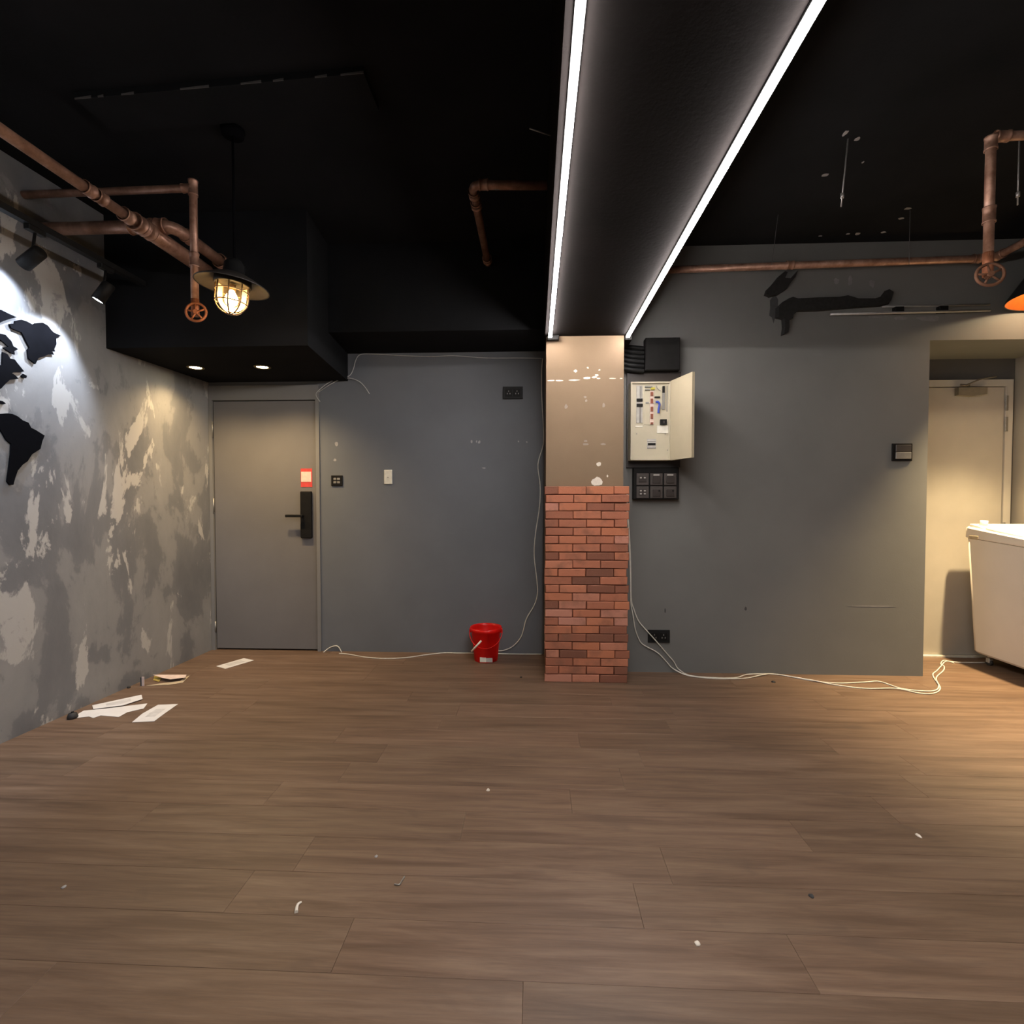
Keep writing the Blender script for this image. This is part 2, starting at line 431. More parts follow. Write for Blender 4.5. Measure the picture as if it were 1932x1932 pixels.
# column with brick slips
CX0, CX1 = 0.074, 0.606
BRZ = 1.362
column = struct('column', MB().box((CX0, YC, 0), (CX1, YB + 0.02, ZB)), M_taupe, 'square taupe plastered column clad in red brick slips below', 'column')
BK0, BK1 = 0.066, 0.640
obj('mortar_bed', MB().box((CX0 - 0.003, YC - 0.010, 0.0), (BK1 - 0.012, YC + 0.15, BRZ)).mesh('mortar_bed'), M_mortar, column)
def brick_mesh(L_, var, cache={}):
    k = (round(L_, 3), var)
    if k not in cache:
        rr = random.Random(int(L_ * 1000) * 10 + var); h = 0.0523; d = 0.024
        b = bmesh.new(); bmesh.ops.create_cube(b, size=1)
        for v in b.verts:
            v.co = Vector((v.co.x * L_ + rr.uniform(-.0016, .0016), v.co.y * d, v.co.z * h + rr.uniform(-.0016, .0016)))
        ed = [e for e in b.edges if all(q.co.y < 0 for q in e.verts)]
        bmesh.ops.bevel(b, geom=ed, offset=0.0028, segments=1, affect='EDGES')
        me = bpy.data.meshes.new('brick'); b.to_mesh(me); b.free(); me.materials.append(M_brick); cache[k] = me
    return cache[k]
NC = 24; CH = BRZ / NC; BL = (BK1 - BK0) / 3
for i in range(NC):
    z = (i + 0.5) * CH; shift = rnd.uniform(-0.006, 0.006)
    if i % 2 == 0: segs = [(0, 1), (1, 2), (2, 3)]
    else: segs = [(0, 0.5), (0.5, 1.5), (1.5, 2.5), (2.5, 3)]
    tilt = -0.006
    for (a, b2) in segs:
        xa, xb = BK0 + a * BL + shift, BK0 + b2 * BL + shift
        if i % 2 and b2 == 3: xb += rnd.uniform(-0.006, 0.012)
        o = obj('brick', brick_mesh(xb - xa - 0.0052, rnd.randint(0, 4)), None, column)
        xm = (xa + xb) / 2
        o.location = (xm, YC - 0.010 - 0.006 + rnd.uniform(-0.0025, 0.0025), z + rnd.uniform(-0.0012, 0.0012)); o.rotation_euler.y = rnd.uniform(-.006, .006)

def blob(mb, c, ru, rv, n, axis, th, seed, tail=0.0):
    """irregular flat patch about c, lying in the plane normal to axis ('x','y','z'), proud by th"""
    rr = random.Random(seed); pts = []
    for k in range(n):
        q = 2 * math.pi * k / n; e = rr.uniform(0.72, 1.18)
        a, b = ru * e * math.cos(q), rv * e * math.sin(q)
        pts.append({'y': Vector((a, 0, b)), 'z': Vector((a, b, 0)), 'x': Vector((0, a, b))}[axis] + Vector(c))
    ext = {'y': (0, -th, 0), 'z': (0, 0, th), 'x': (th, 0, 0)}[axis]
    return mb.prism(pts, ext)
def px(n, y): return n * y / 966.0
def patch(parent, name, u, v, wu, wv, y, mat, seed, th=0.0015, n=9):
    p = atY(u, v, y); obj(name, blob(MB(), p, px(wu, y) / 2, px(wv, y) / 2, n, 'y', th, seed).mesh(name), mat, parent)
# filler left on the column
for k, (u, v, a, b) in enumerate([(1126, 909, 19, 17), (1130, 876, 9, 9), (1146, 898, 3, 5)]):
    patch(column, 'filler_patch', u, v, a, b, YC, M_plaster, 20 + k, n=12)
for k, (u, v, a, b) in enumerate([(1040, 718, 14, 3), (1056, 718, 16, 3), (1084, 717, 22, 3), (1108, 713, 15, 5), (1121, 712, 12, 4), (1129, 714, 9, 3),
                                  (1155, 714, 13, 2), (1172, 714, 6, 2), (1086, 700, 7, 6), (1109, 694, 4, 4), (1131, 698, 4, 3), (1126, 708, 8, 4)]):
    patch(column, 'filler_patch', u, v, a, b, YC, M_plaster, 40 + k, 0.001, 8)
for k, (u, v, a, b) in enumerate([(1104, 749, 6, 4), (1106, 756, 5, 5), (1068, 767, 6, 9), (1139, 765, 6, 9), (1105, 838, 12, 4), (1138, 838, 11, 4), (1105, 832, 8, 4)]):
    patch(column, 'filler_patch', u, v, a, b, YC, M_faint, 60 + k, 0.0008, 8)
# filler flecks on the rear walls
for k, (u, v, a, b) in enumerate([(635, 838, 7, 9), (632, 868, 6, 6), (890, 833, 4, 6), (899, 833, 3, 5), (904, 834, 5, 7), (913, 883, 8, 3), (978, 833, 3, 4), (994, 834, 4, 3)]):
    patch(wall_rear_left, 'filler_patch', u, v, a, b, YB, M_fleck, 80 + k, 0.001, 7)
for k, (u, v, a, b) in enumerate([(1255, 1152, 3, 10), (1407, 1148, 5, 7)]):
    patch(wall_rear_right, 'scuff_mark', u, v, a, b, YR, M_darkmark, 90 + k, 0.001, 7)
for k, (u, v, a, b) in enumerate([(1640, 1144, 90, 2.4), (1578, 531, 10, 12), (1604, 530, 8, 18), (1645, 535, 10, 14), (1700, 600, 26, 8), (1752, 601, 44, 10), (1655, 597, 40, 5)]):
    patch(wall_rear_right, 'filler_patch', u, v, a, b, YR, M_patch, 95 + k, 0.001, 14)
# filler flecks and scars on the ceiling
for k, (u, v, a, b) in enumerate([(1595, 251, 9, 14), (1618, 262, 12, 9), (1557, 330, 14, 8), (1628, 306, 5, 6), (1713, 393, 14, 7), (1700, 412, 12, 6),
                                  (1600, 441, 9, 5), (1618, 441, 14, 8), (1666, 438, 13, 6), (1548, 445, 8, 3), (441, 466, 7, 5)]):
    if v == 466: continue
    p = atZ(u, v, CEIL); d_ = p.y
    obj('filler_fleck', blob(MB(), p, px(a, d_) * 0.4, px(b, d_) * 0.55, 8, 'z', -0.002, 120 + k).mesh('filler_fleck'), M_fleck, ceiling)
# shallow board fixed under the ceiling, with a scuffed front edge
a0, a1 = atZ(141, 187, CEIL - 0.03), atZ(686, 138, CEIL - 0.03)
bo = (a0 + a1) / 2
bd = thing('ceiling_board', 'long black board fixed flat under the ceiling with a scuffed pale edge', 'board', (bo.x, bo.y, CEIL - 0.03))
m_ = at(bd); m_.prism([(a0.x, a0.y, CEIL - 0.03), (a1.x, a1.y, CEIL - 0.03), (a1.x, a1.y + 0.21, CEIL - 0.03), (a0.x, a0.y + 0.21, CEIL - 0.03)], (0, 0, 0.032))
m_.build('board_panel', M_ceil, bd)
for k, (t0, t1) in enumerate([(0.0, 0.06), (0.085, 0.105), (0.17, 0.215), (0.38, 0.48), (0.59, 0.66), (0.70, 0.735), (0.84, 0.88), (0.925, 1.0)]):
    q0, q1 = a0.lerp(a1, t0), a0.lerp(a1, t1)
    mm = at(bd); mm.prism([(q0.x, q0.y - 0.0015, q0.z - 0.001), (q1.x, q1.y - 0.0015, q1.z - 0.001), (q1.x, q1.y - 0.0015, q1.z + 0.009), (q0.x, q0.y - 0.0015, q0.z + 0.005)], (0, 0.003, 0))
    mm.build('scuffed_edge', M_dim, bd)

# ------------------------------------------------------------------ light strips on the beam
for k, (x, lab) in enumerate(((0.100, 'glowing white LED strip along the near edge of the beam, ending over the column corner beside the rear wall cable'),
                              (0.628, 'glowing white LED strip slanting along the beam edge on the fuse box side'))):
    lab = ['long glowing white light strip on the beam edge beside the copper elbow pipe', lab][k]
    y1 = [3.525, 3.55][k]; yc = (YF + y1) / 2
    t = thing('led_strip', lab, 'light strip', (x, yc, ZB), 'light strips under the beam')
    at(t).box((x - 0.013, YF + 0.02, ZB - 0.007), (x + 0.013, y1, ZB)).build('aluminium_profile', M_blackmt, t)
    at(t).box((x - 0.0105, YF + 0.03, ZB - 0.022), (x + 0.0105, y1 - 0.006, ZB - 0.007), 0.004, 2).build('diffuser', M_strip, t)
    at(t).box((x - 0.013, y1 - 0.006, ZB - 0.024), (x + 0.013, y1 + 0.004, ZB)).build('end_cap', M_galv, t)
    at(t).box((x - 0.02, y1 + 0.004, ZB - 0.035), (x + (0.06 if k == 0 else 0.03), YC - 0.001 if k == 0 else YR - 0.02, ZB - 0.002), 0.004, 1).build('driver_box', M_blackpl, t)

# ------------------------------------------------------------------ grey entrance door
door1 = thing('door_1', 'grey concrete-look entrance door under the soffit', 'door', ((D1X0 + D1X1) / 2, YB, 0)); door1['kind'] = 'structure'
fr = at(door1)
fr.box((lwx(YB) + 0.002, YB - 0.012, 0), (D1X0 - 0.006, YB + 0.06, D1Z + 0.006)).box((D1X1 + 0.006, YB - 0.012, 0), (D1X1 + 0.036, YB + 0.06, D1Z + 0.006)).box((lwx(YB) + 0.002, YB - 0.012, D1Z + 0.006), (D1X1 + 0.036, YB + 0.06, ZS - 0.03))
fr.build('door_frame', M_doorframe, door1)
leaf = obj('door_leaf', None, None, door1) if False else None
lf = at(door1); lf.box((D1X0, YB + 0.004, 0.012), (D1X1, YB + 0.044, D1Z), 0.002, 1); leaf = lf.build('door_leaf', M_doorskin, door1)
lz = [atY(570, v, YB).z for v in (927, 1015)]
lx = [atY(u, 970, YB).x for u in (568.5, 589.5)]
sub = MB(door1.location)
o = MB(door1.location).box((lx[0], YB - 0.022, lz[1]), (lx[1], YB + 0.0045, lz[0]), 0.007, 3).build('lock_body', M_blackpl, leaf)
hz = atY(555, 973, YB).z; hx = atY(544, 973, YB).x
h = MB(door1.location); h.cyl((lx[0] + 0.022, YB - 0.02, hz), (lx[0] + 0.022, YB - 0.055, hz), 0.011, 12).box((hx, YB - 0.062, hz - 0.0115), (lx[0] + 0.034, YB - 0.045, hz + 0.0115), 0.005, 2)
h.build('lever_handle', M_blackpl, leaf)
q0 = atY(567, 884, YB); q1 = atY(589, 919, YB)
MB(door1.location).box((q0.x, YB + 0.002, q1.z), (q1.x, YB + 0.0045, q0.z)).build('notice_card', M_redpaper, leaf)['label'] = 'red notice card'
q0 = atY(568, 890, YB); q1 = atY(587, 909, YB)
MB(door1.location).box((q0.x, YB + 0.0005, q1.z), (q1.x, YB + 0.003, q0.z)).build('card_window', M_pinkpaper, leaf)['label'] = 'pale printed square on the notice'
for v0, v1 in ((795, 825), (940, 968), (1172, 1192)):
    z0, z1 = atY(402, v1, YB).z, atY(402, v0, YB).z
    at(door1).cyl((D1X0 - 0.004, YB - 0.006, z0), (D1X0 - 0.004, YB - 0.006, z1), 0.007, 10).build('hinge', M_steel, door1)

# ------------------------------------------------------------------ ivory door in the recess
e0 = atY(1905, 716, YD).x
D2X0, D2X1 = 2.90, e0 - 0.055
fz = atY(1800, 717, YD - 0.03).z; lzt = atY(1800, 730, YD - 0.02).z
door2 = thing('door_2', 'ivory painted door with closer in the recess behind the washing machine', 'door', ((D2X0 + D2X1) / 2, YD, 0)); door2['kind'] = 'structure'
at(door2).box((D2X0 - 0.06, YD - 0.035, 0), (D2X0, YD + 0.0, fz)).box((D2X1, YD - 0.035, 0), (e0, YD, fz)).box((D2X0, YD - 0.035, lzt), (D2X1, YD, fz)).build('door_frame', M_ivory2, door2)
leaf2 = at(door2).box((D2X0 + 0.004, YD - 0.025, 0.012), (D2X1 - 0.005, YD - 0.002, lzt - 0.006), 0.002, 1).build('door_leaf', M_whitedoor, door2)
c0, c1 = atY(1808, 731, YD - 0.06), atY(1862, 746, YD - 0.06)
cl = MB(door2.location)
cl.prism([(c0.x, YD - 0.025, c0.z), (c1.x, YD - 0.025, c0.z), (c1.x, YD - 0.025, c1.z + 0.012), ((c0.x + c1.x) / 2, YD - 0.025, c1.z - 0.006), (c0.x, YD - 0.025, c1.z + 0.004)], (0, -0.04, 0))
cl.build('door_closer', plain('closer_bronze', (0.20, 0.175, 0.125), 0.5), leaf2)
j0 = atY(1812, 726, YD - 0.08); j1 = atY(1848, 716, YD - 0.16); j2 = atY(1880, 710, YD - 0.06)
MB(door2.location).tube([j0, atY(1830, 727, YD - 0.1)], 0.008, 8).tube([atY(1822, 727, YD - 0.1), j1], 0.006, 8).tube([j1, j2], 0.006, 8).build('closer_arm', plain('closer_arm_bronze', (0.14, 0.12, 0.09), 0.5), leaf2)
for v0, v1 in ((748, 776), (788, 815), (985, 1005)):
    z0, z1 = atY(1896, v1, YD).z, atY(1896, v0, YD).z
    at(door2).box((D2X1 - 0.006, YD - 0.043, z0), (D2X1 + 0.016, YD - 0.033, z1), 0.002, 1).build('hinge', M_steel, door2)
at(door2).box((D2X0, YD - 0.06, 0.0005), (D2X1, YD - 0.026, 0.012)).build('threshold', M_cable, door2)

# ------------------------------------------------------------------ wall plates and switches
def plate(name, label, cat, u0, v0, u1, v1, y, th, mat, group=None, bev=0.003):
    a, b = atY(u0, v0, y), atY(u1, v1, y)
    x0, x1, z0, z1 = min(a.x, b.x), max(a.x, b.x), min(a.z, b.z), max(a.z, b.z)
    t = thing(name, label, cat, ((x0 + x1) / 2, y, z0), group)
    at(t).box((x0, y - th, z0), (x1, y, z1), bev, 2).build('cover_plate', mat, t)
    return t, x0, x1, z0, z1
t, x0, x1, z0, z1 = plate('wall_switch', 'small black four-button switch beside the grey door lock', 'switch', 625.5, 897, 647, 917, YB, 0.010, M_blackpl)
for i in range(2):
    for j in range(2):
        cx, cz = x0 + (x1 - x0) * (0.34 + 0.32 * i), z0 + (z1 - z0) * (0.34 + 0.32 * j)
        at(t).box((cx - 0.012, YB - 0.0135, cz - 0.009), (cx + 0.012, YB - 0.009, cz + 0.009), 0.002, 1).build('button', M_grey, t)
t, x0, x1, z0, z1 = plate('light_switch', 'small white rounded switch plate on the grey wall', 'switch', 725, 886.5, 740.5, 913.5, YB, 0.012, M_whitepl, None, 0.005)
at(t).cyl(((x0 + x1) / 2, YB - 0.0145, (z0 + z1) / 2 - 0.004), ((x0 + x1) / 2, YB - 0.011, (z0 + z1) / 2 - 0.004), 0.0045, 12).build('button', M_grey, t)
def socket(label, u0, v0, u1, v1, y):
    t, x0, x1, z0, z1 = plate('wall_socket', label, 'socket', u0, v0, u1, v1, y, 0.012, M_blackmt)
    w_, h_ = x1 - x0, z1 - z0
    for i in range(2):
        cx = x0 + w_ * (0.29 + 0.42 * i)
        f_ = at(t).box((cx - w_ * 0.17, y - 0.016, z0 + h_ * 0.2), (cx + w_ * 0.17, y - 0.011, z1 - h_ * 0.2), 0.002, 1).build('socket_face', M_blackpl, t)
        hb = MB(t.location)
        for dx, dz in ((0, 0.012), (-0.011, -0.008), (0.011, -0.008)):
            hb.box((cx + dx - 0.003, y - 0.0168, (z0 + z1) / 2 + dz - 0.005), (cx + dx + 0.003, y - 0.0155, (z0 + z1) / 2 + dz + 0.005))
        hb.build('pin_slots', M_grey, f_)
    return t
socket('black double socket high on the grey wall near the ceiling beam', 949, 730, 986.5, 753, YB)
socket('black double socket low on the wall behind the hanging white cables', 1222, 1188, 1263, 1212, YR)
t, x0, x1, z0, z1 = plate('rocker_switch', 'square black-framed two-rocker switch beside the door recess', 'switch', 1682, 837, 1719, 870, YR, 0.012, M_blackpl)
w_, h_ = x1 - x0, z1 - z0
at(t).box((x0 + w_ * 0.15, YR - 0.017, z0 + h_ * 0.53), (x1 - w_ * 0.08, YR - 0.011, z1 - h_ * 0.08), 0.002, 1).build('rocker', M_brownpl, t)
at(t).box((x0 + w_ * 0.15, YR - 0.019, z0 + h_ * 0.12), (x1 - w_ * 0.08, YR - 0.011, z0 + h_ * 0.50), 0.002, 1).build('rocker', M_grey, t)
# bank of six under the fuse box
a, b = atY(1195, 882, YR - 0.05), atY(1281, 942.5, YR - 0.05)
t = thing('switch_bank', 'black bank of six switches and sockets mounted below the fuse box', 'switch bank', ((a.x + b.x) / 2, YR, b.z))
at(t).box((a.x, YR - 0.05, b.z), (b.x, YR, a.z), 0.004, 1).build('back_box', M_blackpl, t)
for i in range(3):
    for j in range(2):
        u0 = (1201, 1227, 1253)[i]; v0 = (893, 917.5)[j]
        p0, p1 = atY(u0, v0, YR - 0.055), atY(u0 + 23, v0 + 22.5, YR - 0.055)
        g = at(t).box((p0.x, YR - 0.058, p1.z), (p1.x, YR - 0.049, p0.z), 0.003, 2).build('switch_plate', M_brownpl, t)
        cx, cz = (p0.x + p1.x) / 2, (p0.z + p1.z) / 2
        if i == 0:
            MB(t.location).box((cx - 0.027, YR - 0.0605, cz - 0.022), (cx + 0.027, YR - 0.057, cz + 0.022), 0.002, 1).build('face', M_brownpl2, g)
            for dx in (-1, 1):
                for dz in (-1, 1):
                    if j == 0 and dz < 0: continue
                    MB(t.location).box((cx + dx * 0.014 - 0.007, YR - 0.0625, cz + dz * 0.011 - 0.005), (cx + dx * 0.014 + 0.007, YR - 0.060, cz + dz * 0.011 + 0.005), 0.001, 1).build('button', M_bright, g)
        else:
            MB(t.location).box((cx - 0.029, YR - 0.064, cz - 0.030), (cx + 0.029, YR - 0.057, cz + 0.022), 0.004, 2).build('rocker', M_brownpl2, g)
            if j == 0:
                MB(t.location).box((cx - 0.022, YR - 0.061, cz + 0.026), (cx + 0.020, YR - 0.0575, cz + 0.036)).build('marker_strip', M_bright, g)
            else:
                MB(t.location).box((cx + 0.012, YR - 0.0655, cz + 0.004), (cx + 0.022, YR - 0.0635, cz + 0.016)).build('indicator', M_blackpl, g)

# ------------------------------------------------------------------ fuse box on its black backboard
a, b = atY(1183, 703, YR - 0.02), atY(1283.5, 882, YR - 0.02)
t = thing('backboard', 'dark brown mounting board behind the cream fuse box', 'board', ((a.x + b.x) / 2, YR, b.z))
at(t).box((a.x, YR - 0.02, b.z), (b.x, YR, a.z), 0.002, 1).build('board_panel', M_brownpl2, t)
a, b = atY(1218, 637, YR - 0.07), atY(1283, 703, YR - 0.07); b.z = max(b.z, atY(1200, 703, YR - 0.02).z + 0.002)
t = thing('junction_box', 'plain black square box directly above the fuse box', 'box', ((a.x + b.x) / 2, YR, b.z))
at(t).box((a.x, YR - 0.07, b.z), (b.x, YR, a.z), 0.003, 1).build('box_body', M_blackpl, t)
at(t).box((a.x + 0.004, YR - 0.074, b.z + 0.004), (b.x - 0.004, YR - 0.070, a.z - 0.004), 0.001, 1).build('box_cover', M_blackpl, t)
a, b = atY(1182, 652, YR - 0.05), atY(1219, 702, YR - 0.05)
t = thing('cable_bundle', 'thick black cables bunched between the column and the black box', 'cables', ((a.x + b.x) / 2, YR - 0.03, b.z))
for k in range(6):
    zz = b.z + 0.014 + k * (a.z - b.z - 0.03) / 5
    at(t).tube(spline([(0.61, YR - 0.02, zz + 0.03), (0.66, YR - 0.04, zz + 0.01), (a.x + 0.06, YR - 0.05, zz), (a.x + 0.125, YR - 0.04, zz - 0.004)]), 0.017, 8).build('cable', M_blackmt, t)

EY = YR - 0.12                              # front of the enclosure
a, b = atY(1190.5, 720.5, EY), atY(1265, 868, EY)
ex0, ex1, ez0, ez1 = a.x, b.x, b.z, a.z
fb = thing('fuse_box', 'cream metal fuse box with its door swung open', 'fuse box', ((ex0 + ex1) / 2, YR - 0.02, ez0))
eb = at(fb)
eb.box((ex0, EY + 0.012, ez0), (ex1, YR - 0.02, ez1))
for lo, hi in (((ex0, ez0), (ex0 + 0.010, ez1)), ((ex1 - 0.010, ez0), (ex1, ez1)), ((ex0 + 0.010, ez0), (ex1 - 0.010, ez0 + 0.010)), ((ex0 + 0.010, ez1 - 0.010), (ex1 - 0.010, ez1))):
    eb.box((lo[0], EY, lo[1]), (hi[0], EY + 0.012, hi[1]))
eb.build('enclosure', M_creampl, fb)
def E3(u, v, dy=0.0): p = atY(u, v, EY + 0.012 - dy); return p
def fpart(name, u0, v0, u1, v1, d, mat, bev=0.0008):
    p, q = E3(u0, v0, d), E3(u1, v1, d)
    return at(fb).box((p.x, EY + 0.012 - d, q.z), (q.x, EY + 0.013, p.z), bev, 1).build(name, mat, fb)
# zoom-to-pixel shorthand for the interior (crop 1180,690 at 10.73x)
Z3 = lambda x, y: (1180 + x / 10.736, 690 + y / 10.736)
def ip(name, x0, y0, x1, y1, d, mat): u0, v0 = Z3(x0, y0); u1, v1 = Z3(x1, y1); return fpart(name, u0, v0, u1, v1, d, mat)
ip('busbar_cover', 225, 405, 345, 1160, 0.004, M_bright)
ip('terminal_strip', 295, 415, 325, 650, 0.008, M_grey)
ip('terminal_strip', 285, 830, 318, 1150, 0.008, M_grey)
ip('breaker', 230, 665, 350, 720, 0.012, M_blackpl)
ip('breaker', 230, 770, 355, 828, 0.012, M_blackpl)
ip('switch_row', 380, 520, 490, 1190, 0.003, M_creampl)
ip('cable_comb', 400, 410, 550, 440, 0.010, M_grey); ip('cable_comb', 400, 470, 500, 495, 0.010, M_grey)
ip('yellow_wire', 520, 440, 600, 480, 0.012, M_yellow)
ip('breaker_row', 500, 510, 575, 1195, 0.005, M_pinkpaper)
for y0, y1 in ((530, 610), (665, 760), (830, 925), (975, 1075), (1145, 1185)): ip('breaker', 512, y0, 563, y1, 0.012, M_brown)
ip('terminal', 410, 735, 475, 765, 0.008, M_grey)
ip('terminal', 595, 622, 705, 650, 0.010, M_blackpl)
u_ = [Z3(615, 740), Z3(660, 735), Z3(690, 780), Z3(675, 860), Z3(668, 960)]
at(fb).tube(spline([E3(p[0], p[1], 0.016) for p in u_]), 0.0075, 8).build('blue_wire', M_blue, fb)
at(fb).tube(spline([E3(*Z3(630, 405), 0.012), E3(*Z3(650, 460), 0.014), E3(*Z3(715, 510), 0.012)]), 0.003, 6).build('grey_wire', M_grey, fb)
ip('neutral_bar', 755, 410, 800, 550, 0.012, M_blackpl); ip('neutral_bar', 755, 550, 800, 880, 0.012, M_grey)
ip('label_strip', 838, 405, 850, 930, 0.003, M_grey)
ip('main_switch', 710, 1085, 840, 1195, 0.016, M_blackpl)
ip('switch_lever', 765, 1115, 795, 1165, 0.022, M_brownpl)
ip('label_card', 640, 1210, 865, 1365, 0.003, M_whitepl)
ip('lower_cover', 200, 1215, 350, 1245, 0.003, M_whitepl)
ip('label_plate', 440, 1480, 620, 1680, 0.0025, M_bright)
ip('label_print', 455, 1565, 612, 1612, 0.004, M_blackpl)
ip('label_print', 445, 1525, 615, 1540, 0.0035, M_grey); ip('label_print', 445, 1655, 620, 1672, 0.0035, M_grey)
for x, y in ((225, 1380), (805, 1380), (850, 1710)):
    p = E3(*Z3(x, y), 0.0); at(fb).cyl((p.x, EY + 0.006, p.z), (p.x, EY + 0.013, p.z), 0.004, 10).build('screw', M_steel, fb)
dr0 = Vector((ex1 - 0.004, EY - 0.002, 0)); dend = atY(1306, 780, 3.395); dv = Vector((dend.x - dr0.x, dend.y - dr0.y, 0)); dl = dv.length; dv.normalize(); dn = Vector((-dv.y, dv.x, 0))
db = MB(fb.location)
M4 = Matrix.Translation((dr0.x, dr0.y, ez0)) @ Matrix(((dv.x, dn.x, 0, 0), (dv.y, dn.y, 0, 0), (0, 0, 1, 0), (0, 0, 0, 1)))
db.box((0, -0.001, -0.002), (dl, 0.0015, ez1 - ez0 + 0.002), M=M4)
sgn = 1
for lo, hi in (((0, -0.002), (0.003, ez1 - ez0)), ((dl - 0.003, -0.002), (dl, ez1 - ez0 + 0.002)), ((0, ez1 - ez0), (dl, ez1 - ez0 + 0.003)), ((0, -0.003), (dl, 0.0))):
    db.box((lo[0], -0.001, lo[1]), (hi[0], 0.016 * sgn, hi[1]), M=M4)
dleaf = db.build('door', M_creamd, fb)
lk = MB(fb.location); lk.box((dl - 0.03, 0.001, 0.30), (dl - 0.012, 0.013, 0.315), 0.002, 1, M=M4); lk.build('latch', M_steel, dleaf)
for zz in (0.05, 0.085, 0.46):
    MB(fb.location).box((0.004, 0.0, zz), (0.016, 0.006, zz + 0.018), 0.002, 1, M=M4).build('hinge', M_steel, dleaf)

# ------------------------------------------------------------------ bucket
bc = atZ(918, 1250, 0); by = 4.02
bx = atY(917, 1240, by).x
bk = thing('bucket', 'red plastic bucket with white handle standing against the grey wall', 'bucket', (bx, by, 0))
r_t, r_b, bh = px(28.5, by), px(21.5, by), 0.262
B = at(bk); B.lathe([(0.0, 0.004), (r_b, 0.004), (r_b, 0.0), (r_b + 0.002, 0.0), (r_t - 0.003, bh - 0.03), (r_t + 0.006, bh - 0.03), (r_t + 0.006, bh), (r_t - 0.001, bh), (r_t - 0.004, bh - 0.02), (r_b - 0.002, 0.012), (0.0, 0.012)], (bx, by, 0), 40)
B.build('bucket_body', M_red, bk)
for s_ in (-1, 1):
    at(bk).box((bx + s_ * (r_t + 0.004) - 0.008, by - 0.014, bh - 0.045), (bx + s_ * (r_t + 0.004) + 0.008, by + 0.014, bh - 0.012), 0.004, 2).build('handle_ear', M_red, bk)
arc = []
for k in range(17):
    q = math.pi * k / 16; rr_ = r_t + 0.012
    arc.append((bx - rr_ * math.cos(q), by - rr_ * 0.98 * math.sin(q) * 0.86, bh - 0.03 - 0.10 * math.sin(q) * 0.85 - 0.03 * math.sin(q)))
hd = at(bk).tube(arc, 0.003, 8).build('handle', M_red, bk)
g0, g1 = atY(889.5, 1229, by - r_t), atY(908, 1209, by - r_t)
MB(bk.location).tube([g0, g1], 0.007, 10).build('grip', M_whitepl, hd)
ly = by - r_b - 0.005
l0, l1 = atY(905.5, 1246, ly), atY(917, 1254, ly)
at(bk).box((l0.x, ly - 0.0015, 0.008), (l1.x, ly + 0.004, 0.045)).build('label', M_whitepl, bk)
at(bk).box((l1.x, ly - 0.001, 0.008), (l1.x + 0.05, ly + 0.006, 0.040)).build('label', M_bright, bk)

# ------------------------------------------------------------------ loose cables
def cable(name, label, runs, r, cat='cable', mat=M_cable, group=None):
    o0 = Vector(runs[0][0]); t = thing(name, label, cat, o0, group)
    for run in runs: at(t).tube(spline(run, 5), r, 6).build('strand', mat, t)
    return t
W_ = lambda u, v, d=0.012: atY(u, v, YB - d)
def G_(u, v, z=0.004):
    p = atZ(u, v, z); lim = YB - 0.016 if u < 1100 else (YR - 0.016 if u < 1740 else 9)
    if p.y > lim: p = Vector((p.x * lim / p.y, lim, z))
    return p
cable('white_cable', 'thin white cable hanging beside the brick column and trailing to the grey door', [
    [W_(1024, 676), W_(1022, 700), W_(1022, 745), W_(1025, 800), W_(1025, 838), W_(1015, 876), W_(1019, 915), W_(1018, 955), W_(1010, 1010), W_(1008, 1050), W_(1013, 1095), W_(1014, 1120), W_(1008, 1142),
     W_(993, 1168), W_(984, 1200), W_(968, 1219), W_(950, 1227), W_(930, 1227.5)],
    [G_(1022, 1233), G_(980, 1234), G_(950, 1233.5), G_(930, 1233), G_(900, 1231), G_(889, 1230), G_(862, 1229.5), G_(838, 1230), G_(800, 1236), G_(765, 1241), G_(725, 1242.5), G_(690, 1240), G_(655, 1234), G_(640, 1233)],
    [W_(645, 1232, 0.03), W_(640, 1222, 0.02), W_(634, 1218.5, 0.01), W_(622, 1222, 0.01), W_(610, 1231, 0.03)]], 0.0042)
kn = atZ(648, 1234, 0.004)
cable('door_header_cable', 'thin grey cable stapled under the black beam above the grey wall', [
    [W_(1022, 676), W_(975, 675.5), W_(920, 675.5), W_(880, 673), W_(850, 671), W_(815, 673), W_(760, 671), W_(705, 668), W_(680, 669), W_(671, 680), W_(667, 695), W_(659, 709, 0.012),
     W_(640, 713, 0.014), W_(620, 722, 0.014), W_(602, 736, 0.016), W_(596, 745, 0.016), W_(604, 758, 0.012)],
    [W_(601, 740, 0.016), W_(622, 726, 0.02), W_(642, 716, 0.022), W_(660, 713.5, 0.02), W_(678, 720, 0.02), W_(689, 731, 0.02), W_(697, 743, 0.02)]], 0.0034, mat=plain('grey_cable', (0.46, 0.455, 0.43), 0.6))
V_ = lambda u, v, d=0.010: atY(u, v, YR - d)
